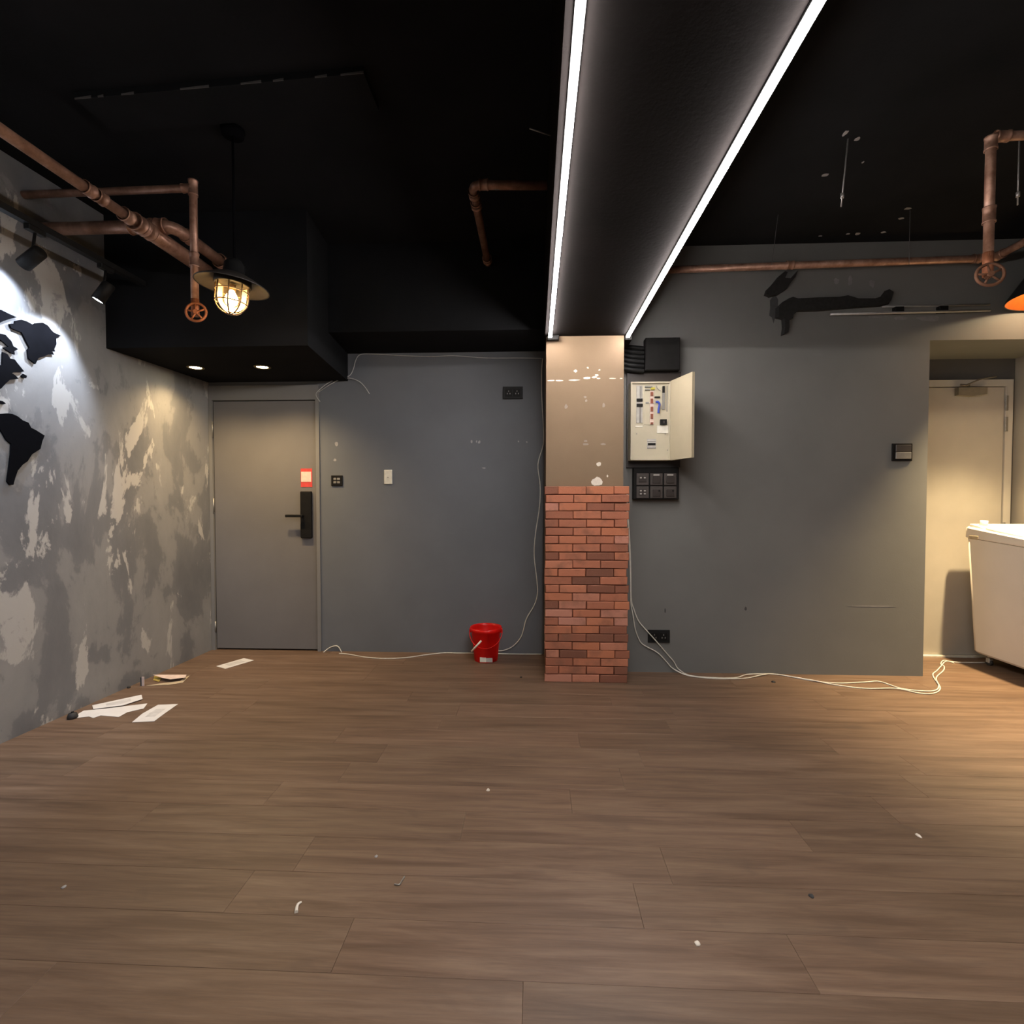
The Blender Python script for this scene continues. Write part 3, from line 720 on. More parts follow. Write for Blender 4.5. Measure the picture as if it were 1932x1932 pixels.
cable('white_cable', 'pair of white cables hanging past the brick column and trailing to the washing machine', [
    [V_(1182.5, 928), V_(1184, 960), V_(1187, 1000), V_(1189, 1040), V_(1190, 1080), V_(1191, 1130), V_(1196, 1150), V_(1205, 1172), V_(1222, 1192, 0.02), V_(1240, 1212, 0.022), V_(1257, 1232), V_(1271, 1248), V_(1280, 1262, 0.014),
     G_(1300, 1274), G_(1335, 1278), G_(1385, 1279), G_(1408, 1273), G_(1435, 1271.5), G_(1470, 1273), G_(1530, 1284), G_(1580, 1289), G_(1632, 1287), G_(1660, 1286), G_(1700, 1299), G_(1745, 1304), G_(1766, 1302), G_(1771, 1293),
     G_(1764, 1282), G_(1760, 1272), G_(1768, 1265), G_(1776, 1256), G_(1784, 1248), G_(1797, 1248.5), G_(1812, 1250), G_(1858, 1250)],
    [V_(1181.5, 932), V_(1183, 962), V_(1185.5, 1000), V_(1187.5, 1040), V_(1189, 1080), V_(1190, 1135), V_(1194, 1160), V_(1198, 1185), V_(1204, 1203), V_(1213, 1216), V_(1240, 1231), V_(1256, 1247), V_(1268, 1260, 0.014),
     G_(1290, 1272, 0.008), G_(1312, 1277), G_(1350, 1280.5), G_(1390, 1280.5), G_(1412, 1279), G_(1440, 1273, 0.009), G_(1462, 1271), G_(1530, 1283, 0.008), G_(1575, 1292), G_(1632, 1299), G_(1690, 1299, 0.009), G_(1735, 1308), G_(1762, 1308), G_(1774, 1299),
     G_(1767, 1284, 0.009), G_(1768, 1276), G_(1780, 1265), G_(1781, 1257), G_(1775, 1253, 0.009), G_(1781, 1246), G_(1800, 1251)]], 0.0042)

# ------------------------------------------------------------------ papers and crumbs on the floor
def sheet(name, label, cat, poly, mat, z=0.0015, lift=None, th=0.0012, group='leaflets scattered on the floor', prints=None):
    pts = [atZ(u, v, z) for u, v in poly]; c = sum(pts, Vector()) / len(pts); c.z = 0
    if lift: pts = [p + Vector((0, 0, l)) for p, l in zip(pts, lift)]
    t = thing(name, label, cat, c, group)
    at(t).prism(pts, (0, 0, th)).build('sheet', mat, t)
    if prints:
        pc = sum(pts, Vector()) / len(pts)
        for f_ in prints:
            q = [pc + (p - pc) * f_ + Vector((0, 0, th * 1.4)) for p in pts]
            at(t).prism(q, (0, 0, 0.0004)).build('printing', M_print, t)
    return t
sheet('leaflet', 'narrow white leaflet lying in front of the grey door', 'leaflet', [(408, 1257), (425, 1262), (479, 1246), (460, 1242)], M_paper, prints=[0.55])
sheet('leaflet', 'slim white leaflet lying parallel to the feature wall, topmost of the paper pile', 'leaflet', [(174, 1331), (176, 1338), (232, 1331), (269, 1319), (267, 1311)], M_paper, 0.006, prints=[0.5])
sheet('leaflet', 'large crumpled white sheet at the bottom of the paper pile', 'leaflet', [(133, 1356), (158, 1341), (200, 1337), (278, 1327.5), (271, 1337), (240, 1344), (224, 1353), (190, 1350), (176, 1355), (168, 1352)], M_paper, 0.0015)
sheet('leaflet', 'tilted white leaflet lying apart from the pile on bare floor', 'leaflet', [(249, 1363), (268, 1347), (298, 1330), (336, 1328.5), (311, 1346), (291, 1361)], M_paper, prints=[0.45])
t = sheet('card_sleeve', 'open folded tan card sleeve near the feature wall', 'card sleeve', [(276, 1294), (300, 1290), (340, 1285), (348, 1278), (358, 1275), (345, 1288), (320, 1292)], M_card)
pts = [atZ(u, v, 0.0) for u, v in ((289, 1284), (292, 1275), (305, 1280), (300, 1287))]
at(t).prism([p + Vector((0, 0, 0.002)) for p in pts], (0, 0, 0.001)).build('inner_card', M_cardy, t)
up = [atZ(288, 1279, 0) , atZ(352, 1279, 0), atZ(350, 1284, 0), atZ(322, 1288, 0), atZ(306, 1285, 0)]
at(t).prism([p + Vector((0, 0, 0.022)) for p in up], (0, 0, 0.0014)).build('flap', M_pinkpaper, t)
e = atZ(270, 1294, 0)
t = thing('card_strip', 'small pale card strip standing upright against the feature wall', 'card', (e.x, e.y, 0))
at(t).box((e.x - 0.008, e.y - 0.002, 0), (e.x + 0.008, e.y + 0.002, 0.062)).build('strip_face', M_pinkpaper, t)
at(t).box((e.x - 0.018, e.y - 0.002, 0), (e.x - 0.0085, e.y + 0.004, 0.058)).build('strip_side', M_darkmark, t)
e = atZ(137, 1355, 0)
t = thing('door_stop', 'small black rubber stop on the floor beside the white papers', 'door stop', (e.x, e.y, 0))
at(t).lathe([(0, 0), (0.026, 0), (0.026, 0.012), (0.020, 0.030), (0, 0.034)], (e.x, e.y, 0), 18).build('stop_body', M_rubber, t)
at(t).cyl((e.x, e.y, 0.032), (e.x, e.y, 0.039), 0.007, 10).build('screw', M_blackmt, t)
e = atZ(243, 1298, 0)
tag(MB(e).lathe([(0, 0), (0.010, 0), (0.011, 0.008), (0.005, 0.013), (0, 0.014)], e, 9).build('pebble', M_rubber), 'tiny black lump at the foot of the feature wall', 'crumb')
crumbs = [(921, 1491, 8, 6, M_plaster, 'tiny round white plaster crumb in the middle of the floor'), (120, 1674, 9, 7, M_fleck, 'small grey plaster chip on the floor nearest the feature wall'),
          (1733, 1577, 8, 15, M_plaster, 'oval white plaster chip on the floor toward the washing machine'), (1316, 1781, 12, 12, M_plaster, 'white plaster chip lowest in the picture'),
          (1531, 1691, 10, 7, M_darkmark, 'tiny dark crumb on the floor between two white chips'), (710, 1616, 7, 6, M_fleck, 'tiny grey crumb on the floor above the curled shaving'),
          (1459, 1287, 8, 6, M_rubber, 'tiny black crumb on the floor beside the white cables'), (983, 1278, 5, 4, M_rubber, 'tiny black speck on the floor by the brick column')]
for k, (u, v, a, b, m_, lab) in enumerate(crumbs):
    c = atZ(u, v, 0); rr = random.Random(200 + k); mb = MB(c); rx = a * c.y / 966 / 2; ry = rx * (1.6 if b > a else 1.0) * 1.1
    bm = bmesh.new(); bmesh.ops.create_icosphere(bm, subdivisions=2, radius=1)
    for q in bm.verts:
        e_ = rr.uniform(0.82, 1.12); q.co = Vector((c.x + q.co.x * rx * e_, c.y + q.co.y * ry * e_, max(0, q.co.z) * rx * 0.7 * e_))
    mb.bm(bm, True); tag(mb.build('plaster_crumb', m_), lab, 'crumb', group='crumbs on the floor')
c0 = [atZ(u, v, 0.003) for u, v in ((559, 1721), (560, 1712), (563, 1705), (569, 1702))]
tag(MB(c0[0]).tube(spline(c0), [0.0062 - 0.00018 * k for k in range(19)], 6).build('wood_shaving', M_plaster), 'curled pale shaving lying on the near floor', 'shaving')
c0 = [atZ(u, v, 0.003) for u, v in ((744, 1668), (753, 1669), (758, 1662), (763, 1654))]
tag(MB(c0[0]).tube(spline(c0), 0.0028, 6).build('wire_scrap', M_steel), 'thin bent wire scrap on the floor beside the curled shaving', 'wire')

# ------------------------------------------------------------------ world map pieces on the feature wall
MZ = lambda x, y: (x / 5.366, 560 + y / 5.366)
def mappiece(label, pts, raw=False):
    w_ = [atL(*(p if raw else MZ(*p)), 0.004) for p in pts]; c = sum(w_, Vector()) / len(w_)
    mb = MB(c); mb.prism(w_, (0.009, 0, 0)); o = mb.build('map_piece', M_map)
    tag(o, label, 'wall map', 'black world map pieces on the feature wall')
mappiece('black cut-out of a broad pointed island, largest upper map piece', [(80, 275), (135, 272), (140, 245), (205, 232), (260, 250), (325, 285), (345, 268), (420, 262), (470, 290), (505, 335), (530, 360), (605, 395), (555, 415), (558, 480), (535, 530), (545, 555), (500, 545),
         (535, 585), (480, 580), (430, 605), (375, 620), (345, 680), (275, 625), (265, 540), (285, 515), (250, 450), (205, 360), (100, 318)])
mappiece('black cut-out of a southern continent tapering to a point, lowest map piece', [(-8, 1185), (60, 1180), (110, 1185), (165, 1210), (215, 1250), (275, 1275), (300, 1325), (350, 1350), (438, 1405), (415, 1460), (395, 1540), (310, 1595), (265, 1665), (215, 1700), (165, 1760), (140, 1830), (120, 1905), (85, 1905), (60, 1870),
         (75, 1760), (95, 1600), (100, 1490), (50, 1450), (10, 1380), (-30, 1320), (-40, 1240)])
mappiece('black cut-out of a northern mainland running out of view', [(15, 560), (60, 580), (90, 625), (135, 635), (160, 670), (230, 755), (190, 765), (120, 762), (105, 775), (135, 790), (175, 830), (140, 835), (85, 840), (40, 880), (0, 925), (-60, 960), (-120, 940), (-200, 900), (-260, 780), (-220, 640), (-120, 600), (-60, 640), (-20, 700), (10, 690)])
mappiece('black cut-out of a slanting island above the mainland piece', [(-20, 370), (40, 385), (100, 450), (120, 500), (170, 530), (130, 550), (135, 585), (100, 570), (60, 545), (15, 515), (70, 505), (20, 460), (-20, 430)])
mappiece('black cut-out sliver at the top edge inside the brightest light', [(-60, 120), (0, 135), (60, 165), (155, 208), (100, 220), (20, 245), (-20, 265), (-70, 240)])
mappiece('tiny black cut-out island beside the mainland piece', [(205, 800), (225, 782), (258, 800), (250, 825), (215, 818)])
mappiece('tiny black cut-out island just above the southern continent', [(-20, 1050), (10, 1055), (45, 1080), (20, 1090), (-20, 1080)])

# ------------------------------------------------------------------ track with spot heads
TX, TZ = -2.50, 2.63
tr = thing('light_track', 'black lighting track running high along the feature wall', 'light track', (TX, 2.0, TZ))
at(tr).box((TX - 0.018, 0.3, TZ), (TX + 0.018, SF - 0.002, TZ + 0.032)).build('rail', M_blackmt, tr)
for y in (0.8, 2.2):
    at(tr).cyl((TX, y, TZ + 0.03), (TX, y, CEIL), 0.006, 8).build('hanger_rod', M_blackmt, tr)
def spot(label, y, piv, aim, energy, ang, blend, n_lens=True):
    t = thing('track_spot', label, 'spotlight', (TX, y, TZ), 'spot heads on the lighting track')
    at(t).box((TX - 0.016, y - 0.045, TZ - 0.026), (TX + 0.016, y + 0.045, TZ), 0.003, 1).build('track_adapter', M_blackmt, t)
    c = Vector(piv); at(t).cyl((TX, y, TZ - 0.02), (c.x, c.y, c.z), 0.007, 10).build('stem', M_blackmt, t)
    d_ = (Vector(aim) - c).normalized()
    hd = at(t).lathe([(0.0, -0.062), (0.028, -0.062), (0.033, -0.056), (0.034, 0.058), (0.030, 0.058), (0.029, 0.050), (0.0, 0.0495)], c, 24, d_).build('lamp_head', M_blackmt, t)
    MB(t.location).lathe([(0.0, 0.0505), (0.027, 0.0505), (0.026, 0.054), (0.0, 0.0545)], c, 24, d_).build('lens', M_slens, hd)
    ld = bpy.data.lights.new('spot_beam', 'SPOT'); ld.energy = energy; ld.color = SPOT_C; ld.spot_size = math.radians(ang); ld.spot_blend = blend; ld.shadow_soft_size = 0.02
    lo = bpy.data.objects.new('spot_beam', ld); COL.objects.link(lo); lo.parent = t
    lo.location = c + d_ * 0.062 - t.location; lo.rotation_euler = d_.to_track_quat('-Z', 'Y').to_euler()
p1 = atX(60, 487, TX - 0.0); p2 = atX(195, 552, TX)
spot('black cylinder spotlight on the track showing its dark back', p1.y + 0.02, p1, (lwx(2.50), 2.50, 2.31), 40, 84, 0.35)
spot('black cylinder spotlight with its bright lens visible beside the soffit', p2.y + 0.02, p2, (lwx(2.76), 2.72, 1.88), 48, 84, 0.55)
spot('black cylinder spotlight on the track before the map, out of the picture', 1.55, (TX, 1.53, TZ - 0.09), (lwx(1.9), 1.95, 1.9), 90, 90, 0.6)

# ------------------------------------------------------------------ copper pipes
def collar(mb, c, d_, r, L_, n=16):
    c = Vector(c); d_ = Vector(d_).normalized()
    mb.lathe([(r * 0.9, -L_ / 2), (r, -L_ / 2), (r, -L_ / 2 + 0.008), (r * 0.93, -L_ / 2 + 0.009), (r * 0.93, L_ / 2 - 0.009), (r, L_ / 2 - 0.008), (r, L_ / 2), (r * 0.9, L_ / 2)], c, n, d_)
    return mb
def pipe(t, pts, r, fil=0.05, name='pipe'):
    return at(t).tube(fillet(pts, fil), r, 14).build(name, M_copper, t)
def fitting(t, c, d_, r, L_, name='coupling'): return collar(at(t), c, d_, r, L_).build(name, M_copper, t)
def wheel(t, c, axis, R_, mat=M_rust):
    ax = Vector(axis).normalized(); e1 = ax.orthogonal().normalized(); e2 = ax.cross(e1); c = Vector(c)
    ring = [c + (e1 * math.cos(2 * math.pi * k / 28) + e2 * math.sin(2 * math.pi * k / 28)) * R_ for k in range(28)]
    w_ = at(t).tube(ring, R_ * 0.14, 8, closed=True).build('valve_wheel', mat, t)
    sp_ = MB(t.location)
    for k in range(5):
        q = 2 * math.pi * k / 5 + 0.3
        sp_.cyl(c, c + (e1 * math.cos(q) + e2 * math.sin(q)) * R_, R_ * 0.10, 8)
    sp_.cyl(c - ax * 0.02, c + ax * 0.012, R_ * 0.25, 12); sp_.build('spokes', mat, w_)
    return w_
AXp, AZ = -2.085, 2.72
t = thing('copper_pipe', 'long copper pipe with a side branch running under the ceiling into the soffit', 'pipe', (AXp, 2.0, AZ), 'copper coloured pipework')
pipe(t, [(AXp - 0.02, 0.2, AZ), (AXp, 2.62, AZ)], 0.025); pipe(t, [(AXp, 2.62, AZ), (AXp, SF, AZ)], 0.042)
for y in (2.335, 2.40): fitting(t, (AXp, y, AZ), (0, 1, 0), 0.032, 0.05)
for y in (2.56, 2.63, 2.70): fitting(t, (AXp, y, AZ), (0, 1, 0), 0.047 if y > 2.6 else 0.036, 0.05)
CY, CZ = 2.76, 2.772
pipe(t, [(lwx(CY) + 0.002, CY, CZ), (-1.985, CY, CZ), (-1.985, SF, CZ)], 0.033, 0.085)
for x in (-2.20, -2.125, -2.05): fitting(t, (x, CY, CZ), (1, 0, 0), 0.042, 0.055)
fitting(t, (-1.985, CY + 0.12, CZ), (0, 1, 0), 0.039, 0.05); fitting(t, (-1.985, SF - 0.02, CZ), (0, 1, 0), 0.045, 0.03, 'wall_flange')
BY, BZ = 2.70, 2.925
bxv = atY(366, 450, BY).x
t = thing('copper_valve_pipe', 'copper pipe from the feature wall dropping to a small valve beside the caged lamp', 'pipe', (bxv, BY, BZ), 'copper coloured pipework')
zt = atY(363, 355, BY).z; zbv = atY(369, 568, BY).z
pipe(t, [(lwx(BY) + 0.002, BY, zt - 0.01), (bxv, BY, zt), (bxv, BY, zbv)], 0.0195, 0.03)
fitting(t, (bxv, BY, zt), (0, 0, 1), 0.0245, 0.08, 'elbow_socket'); fitting(t, (bxv - 0.03, BY, zt), (1, 0, 0), 0.0245, 0.06, 'elbow_socket')
fitting(t, (bxv, BY, atY(366, 491, BY).z), (0, 0, 1), 0.025, 0.075)
wc = atY(370, 589, BY - 0.03); at(t).cyl((bxv, BY, zbv + 0.01), (bxv, BY, wc.z - 0.01), 0.020, 12).cyl((bxv, BY + 0.01, wc.z), (wc.x, BY - 0.03, wc.z), 0.012, 10).build('valve_body', M_rust, t)
wheel(t, wc, (0.25, -1, 0.1), px(17.5, BY))
t = thing('copper_bend_pipe', 'short dark copper pipe bending out of the beam side beside the light strip', 'pipe', (-0.2, 2.72, 2.95), 'copper coloured pipework')
ez = atY(965, 347, 2.72).z; exx = atY(891, 352, 2.72).x
pipe(t, [(BX0 + 0.002, 2.72, ez - 0.012), (exx, 2.72, ez), (exx, 3.62, ez)], 0.023, 0.05)
for y in (2.80, 2.90): fitting(t, (exx, y, ez), (0, 1, 0), 0.031, 0.05)
fitting(t, (exx + 0.06, 2.72, ez), (1, 0, 0), 0.029, 0.05); fitting(t, (exx, 3.56, ez), (0, 1, 0), 0.032, 0.05)
at(t).tube([(exx + 0.13 + 0.028 * math.cos(k * math.pi / 8), 2.72, ez - 0.028 * math.sin(k * math.pi / 8)) for k in range(9)], 0.0035, 6).build('pipe_clip', M_steel, t)
DY = 3.70; d0, d1 = atY(1275, 508, DY), atY(1855, 488, DY)
dz = (d0.z + d1.z) / 2; fx = atY(1874, 481, DY).x
t = thing('copper_wall_pipe', 'long copper pipe along the top of the grey wall over the black foam scar', 'pipe', (2.0, DY, dz), 'copper coloured pipework')
pipe(t, [(BX1 + 0.005, DY, d0.z - 0.008), (d1.x, DY, d1.z), (fx, DY, d1.z), (fx, 0.4, d1.z)], 0.024, 0.03)
fitting(t, (atY(1842, 489, DY).x, DY, d1.z), (1, 0, 0), 0.031, 0.05); fitting(t, (fx, DY - 0.05, d1.z), (0, 1, 0), 0.031, 0.06)
fitting(t, (atY(1490, 500, DY).x, DY, (d0.z * 0.6 + d1.z * 0.4)), (1, 0, 0), 0.029, 0.05)
ey = 2.42; p_t = atY(1870, 258, ey); p_b = atY(1868, 485, ey)
t = thing('copper_drop_pipe', 'copper pipe dropping from the ceiling to a rusty valve wheel above the door recess', 'pipe', (p_t.x, ey, p_t.z), 'copper coloured pipework')
pipe(t, [(fx - 0.02, ey, p_t.z + 0.012), (p_t.x, ey, p_t.z), (p_t.x, ey, p_b.z)], 0.0195, 0.04)
fitting(t, (p_t.x, ey, p_t.z - 0.03), (0, 0, 1), 0.025, 0.06, 'elbow_socket'); fitting(t, (p_t.x + 0.045, ey, p_t.z), (1, 0, 0), 0.025, 0.06, 'elbow_socket')
fitting(t, (p_t.x, ey, atY(1868, 406, ey).z), (0, 0, 1), 0.025, 0.07)
wc = atY(1868, 518, ey - 0.02); at(t).cyl((p_t.x, ey, p_b.z + 0.02), (p_t.x, ey, wc.z), 0.020, 12).cyl((p_t.x, ey + 0.005, wc.z), (wc.x, ey - 0.02, wc.z), 0.012, 10).build('valve_body', M_rust, t)
wheel(t, wc, (-0.3, -1, 0.15), px(20, ey), plain('dark_rust', (0.14, 0.06, 0.03), 0.7, 0.3, 0.35, 40, 0.3))

# ------------------------------------------------------------------ caged bulkhead pendant
LYp = 2.50; lc = atY(439, 545, LYp)
t = thing('caged_lamp', 'dark dish pendant with a glowing caged glass bulb near the copper valve', 'pendant lamp', (lc.x, LYp, lc.z))
ax_ = Vector((0.10, 0.0, 1)).normalized(); C0 = lc + Vector((0, 0, 0.02))
at(t).lathe([(0.035, 0.055), (0.06, 0.05), (0.10, 0.032), (0.166, -0.006), (0.168, -0.012), (0.160, -0.009), (0.098, 0.024), (0.06, 0.040), (0.035, 0.044)], C0, 48, ax_, close=True).build('dish_shade', plain('dark_enamel', (0.034, 0.029, 0.025), 0.45, 0.2), t)
at(t).lathe([(0, 0.12), (0.03, 0.12), (0.045, 0.10), (0.05, 0.05), (0.082, 0.035), (0.085, 0.0), (0.078, -0.006), (0.074, 0.0), (0, 0.01)], C0, 32, ax_).build('lamp_body', M_blackmt, t)
at(t).cyl(C0 + ax_ * 0.11, (C0.x + 0.012, C0.y, CEIL), 0.006, 8).build('hanging_rod', M_map, t)
at(t).lathe([(0, 0), (0.055, 0), (0.05, -0.03), (0, -0.035)], (C0.x + 0.012, C0.y, CEIL), 24).build('ceiling_rose', M_map, t)
prof = [(0.066, 0.0)] + [(0.066, -0.03), (0.066, -0.07)] + [(0.066 * math.cos(q), -0.07 - 0.062 * math.sin(q)) for q in [k * math.pi / 16 for k in range(1, 8)]] + [(0.0005, -0.132)]
at(t).lathe(prof, C0, 32, ax_).build('glass_jar', M_glass, t)
e1 = ax_.orthogonal().normalized(); e2 = ax_.cross(e1); M_cage = plain('brass_cage', (0.30, 0.20, 0.11), 0.4, 0.5)
for k in range(4):
    q = math.pi * k / 4 + 0.35; dr = e1 * math.cos(q) + e2 * math.sin(q)
    arc = [C0 + dr * 0.075] + [C0 + dr * (0.075 * math.cos(a_)) + ax_ * (-0.07 - 0.075 * math.sin(a_)) for a_ in [j * math.pi / 12 for j in range(13)]] + [C0 - dr * 0.075]
    at(t).tube(arc, 0.0035, 6).build('cage_bar', M_cage, t)
for hgt in (-0.035, -0.09):
    rr_ = 0.075 if hgt > -0.07 else 0.072
    at(t).tube([C0 + ax_ * hgt + (e1 * math.cos(2 * math.pi * k / 28) + e2 * math.sin(2 * math.pi * k / 28)) * rr_ for k in range(28)], 0.003, 6, closed=True).build('cage_ring', M_cage, t)
at(t).lathe([(0, 0.0), (0.016, 0), (0.016, -0.028), (0, -0.03)], C0, 16, ax_).build('bulb_socket', M_cage, t)
at(t).lathe([(0.010, -0.028), (0.014, -0.036), (0.028, -0.060), (0.031, -0.076), (0.026, -0.094), (0.012, -0.105), (0.0005, -0.107)], C0, 24, ax_).build('bulb', M_bulb, t)
def pt(name, parent, loc, energy, col, size):
    ld = bpy.data.lights.new(name, 'POINT'); ld.energy = energy; ld.color = col; ld.shadow_soft_size = size
    lo = bpy.data.objects.new(name, ld); COL.objects.link(lo); lo.parent = parent; lo.location = Vector(loc) - parent.location; return lo
pt('bulb_light', t, C0 - ax_ * 0.118, 3.0, WARM_C, 0.02)

# ------------------------------------------------------------------ downlights in the soffit
for k, (u, v, lab) in enumerate(((369, 693, 'recessed round downlight in the soffit beside the feature wall'), (495, 692, 'recessed round downlight in the soffit over the middle of the grey door'))):
    p = atZ(u, v, ZS); t = thing('downlight', lab, 'downlight', (p.x, p.y, ZS), 'downlights in the soffit')
    at(t).lathe([(0.040, 0.0), (0.058, 0.0), (0.060, -0.002), (0.058, -0.005), (0.046, -0.006), (0.040, -0.003)], (p.x, p.y, ZS), 32, close=True).build('trim_ring', plain('brass_ring', (0.20, 0.15, 0.06), 0.4, 0.4), t)
    at(t).lathe([(0.0005, -0.004), (0.034, -0.0035), (0.041, -0.001)], (p.x, p.y, ZS), 32).build('lens', M_lens, t)
    ld = bpy.data.lights.new('downlight_beam', 'SPOT'); ld.energy = (58, 92)[k]; ld.color = (1.0, 0.71, 0.37); ld.spot_size = math.radians(136); ld.spot_blend = 1.0; ld.shadow_soft_size = 0.03
    lo = bpy.data.objects.new('downlight_beam', ld); COL.objects.link(lo); lo.parent = t; lo.location = (0, 0, -0.012)

# ------------------------------------------------------------------ orange pendant
def pendant(label, PX, PY, PZ, PR, energy, cone=None):
    t = thing('pendant_lamp', label, 'pendant lamp', (PX, PY, PZ))
    k_ = PR / 0.255; hh = min(1.3 * PR, CEIL - PZ - 0.08)
    at(t).lathe([(PR, 0.0), (PR + 0.003, 0.004), (0.055, hh), (0.04, hh + 0.02), (0.0, hh + 0.02)], (PX, PY, PZ), 56).build('shade', M_blackmt, t)
    at(t).lathe([(PR - 0.001, 0.001), (PR - 0.004, 0.006), (0.050, hh - 0.008), (0.0, hh - 0.002)], (PX, PY, PZ), 56).build('shade_lining', M_orange, t)
    at(t).tube([(PX + PR * math.cos(2 * math.pi * k / 56), PY + PR * math.sin(2 * math.pi * k / 56), PZ) for k in range(56)], 0.004, 6, closed=True).build('rim', M_blackmt, t)
    at(t).cyl((PX, PY, PZ + hh + 0.015), (PX, PY, CEIL), 0.005, 8).build('cord', M_blackpl, t)
    at(t).lathe([(0, 0), (0.05, 0), (0.05, -0.025), (0, -0.03)], (PX, PY, CEIL), 24).build('ceiling_rose', M_blackpl, t)
    at(t).cyl((PX, PY, PZ + hh - 0.005), (PX, PY, PZ + 0.205 * k_), 0.022, 16).build('bulb_socket', M_blackpl, t)
    at(t).lathe([(r_ * k_, z_ * k_) for r_, z_ in ((0.0005, 0.085), (0.02, 0.09), (0.036, 0.115), (0.040, 0.14), (0.032, 0.175), (0.018, 0.205), (0.016, 0.215))], (PX, PY, PZ), 24).build('bulb', M_pbulb, t)
    pt('pendant_light', t, (PX, PY, PZ + 0.07 * k_), energy, (1.0, 0.80, 0.50), 0.03)
    if cone:                              # reflector bulb: most of its light goes straight down
        ld = bpy.data.lights.new('reflector_beam', 'SPOT'); ld.energy = 1050; ld.color = (1.0, 0.74, 0.41); ld.spot_size = math.radians(cone); ld.spot_blend = 1.0; ld.shadow_soft_size = 0.04
        lo = bpy.data.objects.new('reflector_beam', ld); COL.objects.link(lo); lo.parent = t; lo.location = (0, 0, 0.06)
        lo.rotation_euler = (Vector((3.26, 3.34, 0)) - Vector((PX, PY, PZ))).to_track_quat('-Z', 'Y').to_euler()
pendant('large black conical pendant shade with glowing orange inside above the washing machine', 3.40, 3.475, 2.585, 0.29, 12, 81)

# ------------------------------------------------------------------ washing machine
wx0b, wx0t = 3.405, 3.33; wx1 = 3.80; wy0, wy1 = 3.54, 4.13
wm = thing('washing_machine', 'cream top-loading washing machine on castors in front of the ivory door', 'washing machine', ((wx0t + wx1) / 2, (wy0 + wy1) / 2, 0))
def lean(x, z):                           # the flank leans outward with height
    return x
def rloft(mb, secs, r=0.05, n=5):
    """stack of rounded rectangles: (x0,x1,y0,y1,z0 front,z back)"""
    rings = []
    for (x0, x1, y0, y1, zf, zb_) in secs:
        ring = []
        for cx, cy, a0 in ((x1 - r, y1 - r, 0), (x0 + r, y1 - r, 90), (x0 + r, y0 + r, 180), (x1 - r, y0 + r, 270)):
            for k in range(n + 1):
                q = math.radians(a0 + 90 * k / n); x = cx + r * math.cos(q); y = cy + r * math.sin(q)
                ring.append((x, y, zf + (zb_ - zf) * (y - y0) / (y1 - y0)))
        rings.append(ring)
    m = len(rings[0]); vs = [p for r_ in rings for p in r_]; fs = []
    for i in range(len(rings) - 1):
        for k in range(m):
            k2 = (k + 1) % m; fs.append((i * m + k, i * m + k2, (i + 1) * m + k2, (i + 1) * m + k))
    mb.add(vs, fs, True); n0 = len(mb.v) - len(vs)
    for i_ in range(len(fs)):             # the long flat sides stay flat shaded
        mb.sm[len(mb.sm) - len(fs) + i_] = (i_ % m) % (n + 1) != n
    mb.f.append(tuple(n0 + k for k in reversed(range(m)))); mb.sm.append(False)
    mb.f.append(tuple(n0 + (len(rings) - 1) * m + k for k in range(m))); mb.sm.append(False); return mb
zt_f, zt_b = 0.935, 0.975
rloft(at(wm), [(wx0b + 0.012, wx1 - 0.005, wy0 + 0.012, wy1 - 0.012, 0.085, 0.085), (wx0b, wx1, wy0, wy1, 0.10, 0.10), (wx0t + 0.006, wx1, wy0, wy1, zt_f, zt_b)], 0.045).build('body', M_washer, wm)
deck = rloft(at(wm), [(wx0t, wx1, wy0, wy1, zt_f + 0.004, zt_b + 0.004), (wx0t - 0.004, wx1, wy0 - 0.004, wy1, zt_f + 0.012, zt_b + 0.012), (wx0t - 0.002, wx1, wy0 - 0.002, wy1, zt_f + 0.050, zt_b + 0.078), (wx0t + 0.010, wx1 - 0.008, wy0 + 0.012, wy1 - 0.008, zt_f + 0.060, zt_b + 0.090)], 0.03).build('top_deck', M_washer, wm)
rloft(at(wm), [(wx0t + 0.016, wx1 - 0.02, wy0 + 0.02, wy1 - 0.15, zt_f + 0.060, zt_b + 0.078), (wx0t + 0.018, wx1 - 0.022, wy0 + 0.022, wy1 - 0.152, zt_f + 0.068, zt_b + 0.086), (wx0t + 0.030, wx1 - 0.034, wy0 + 0.034, wy1 - 0.164, zt_f + 0.072, zt_b + 0.090)], 0.03).build('lid', M_washlid, wm)
rloft(at(wm), [(wx0t + 0.016, wx1 - 0.02, wy1 - 0.145, wy1 - 0.015, zt_b + 0.070, zt_b + 0.094), (wx0t + 0.018, wx1 - 0.022, wy1 - 0.140, wy1 - 0.018, zt_b + 0.084, zt_b + 0.108)], 0.02).build('control_panel', M_washlid, wm)
kx = wx0t + 0.085; at(wm).cyl((kx, wy1 - 0.07, zt_b + 0.090), (kx, wy1 - 0.075, zt_b + 0.135), 0.024, 18).build('dial', M_washlid, wm)
zz = atX(1829, 1013, wx0t).z
at(wm).box((wx0t - 0.006, wy1 - 0.135, zz - 0.013), (wx0t + 0.004, wy1 - 0.05, zz + 0.013), 0.003, 1).build('side_clip', M_card, wm)
for x in (wx0b + 0.07, wx1 - 0.07):
    for y in (wy0 + 0.08, wy1 - 0.08):
        cst = at(wm).cyl((x, y, 0.088), (x, y, 0.04), 0.014, 10).box((x - 0.016, y - 0.016, 0.022), (x + 0.016, y + 0.016, 0.06), 0.003, 1).build('castor', M_galv, wm)
        MB(wm.location).cyl((x - 0.011, y, 0.0235), (x + 0.011, y, 0.0235), 0.0235, 18).build('wheel', M_rubber, cst)

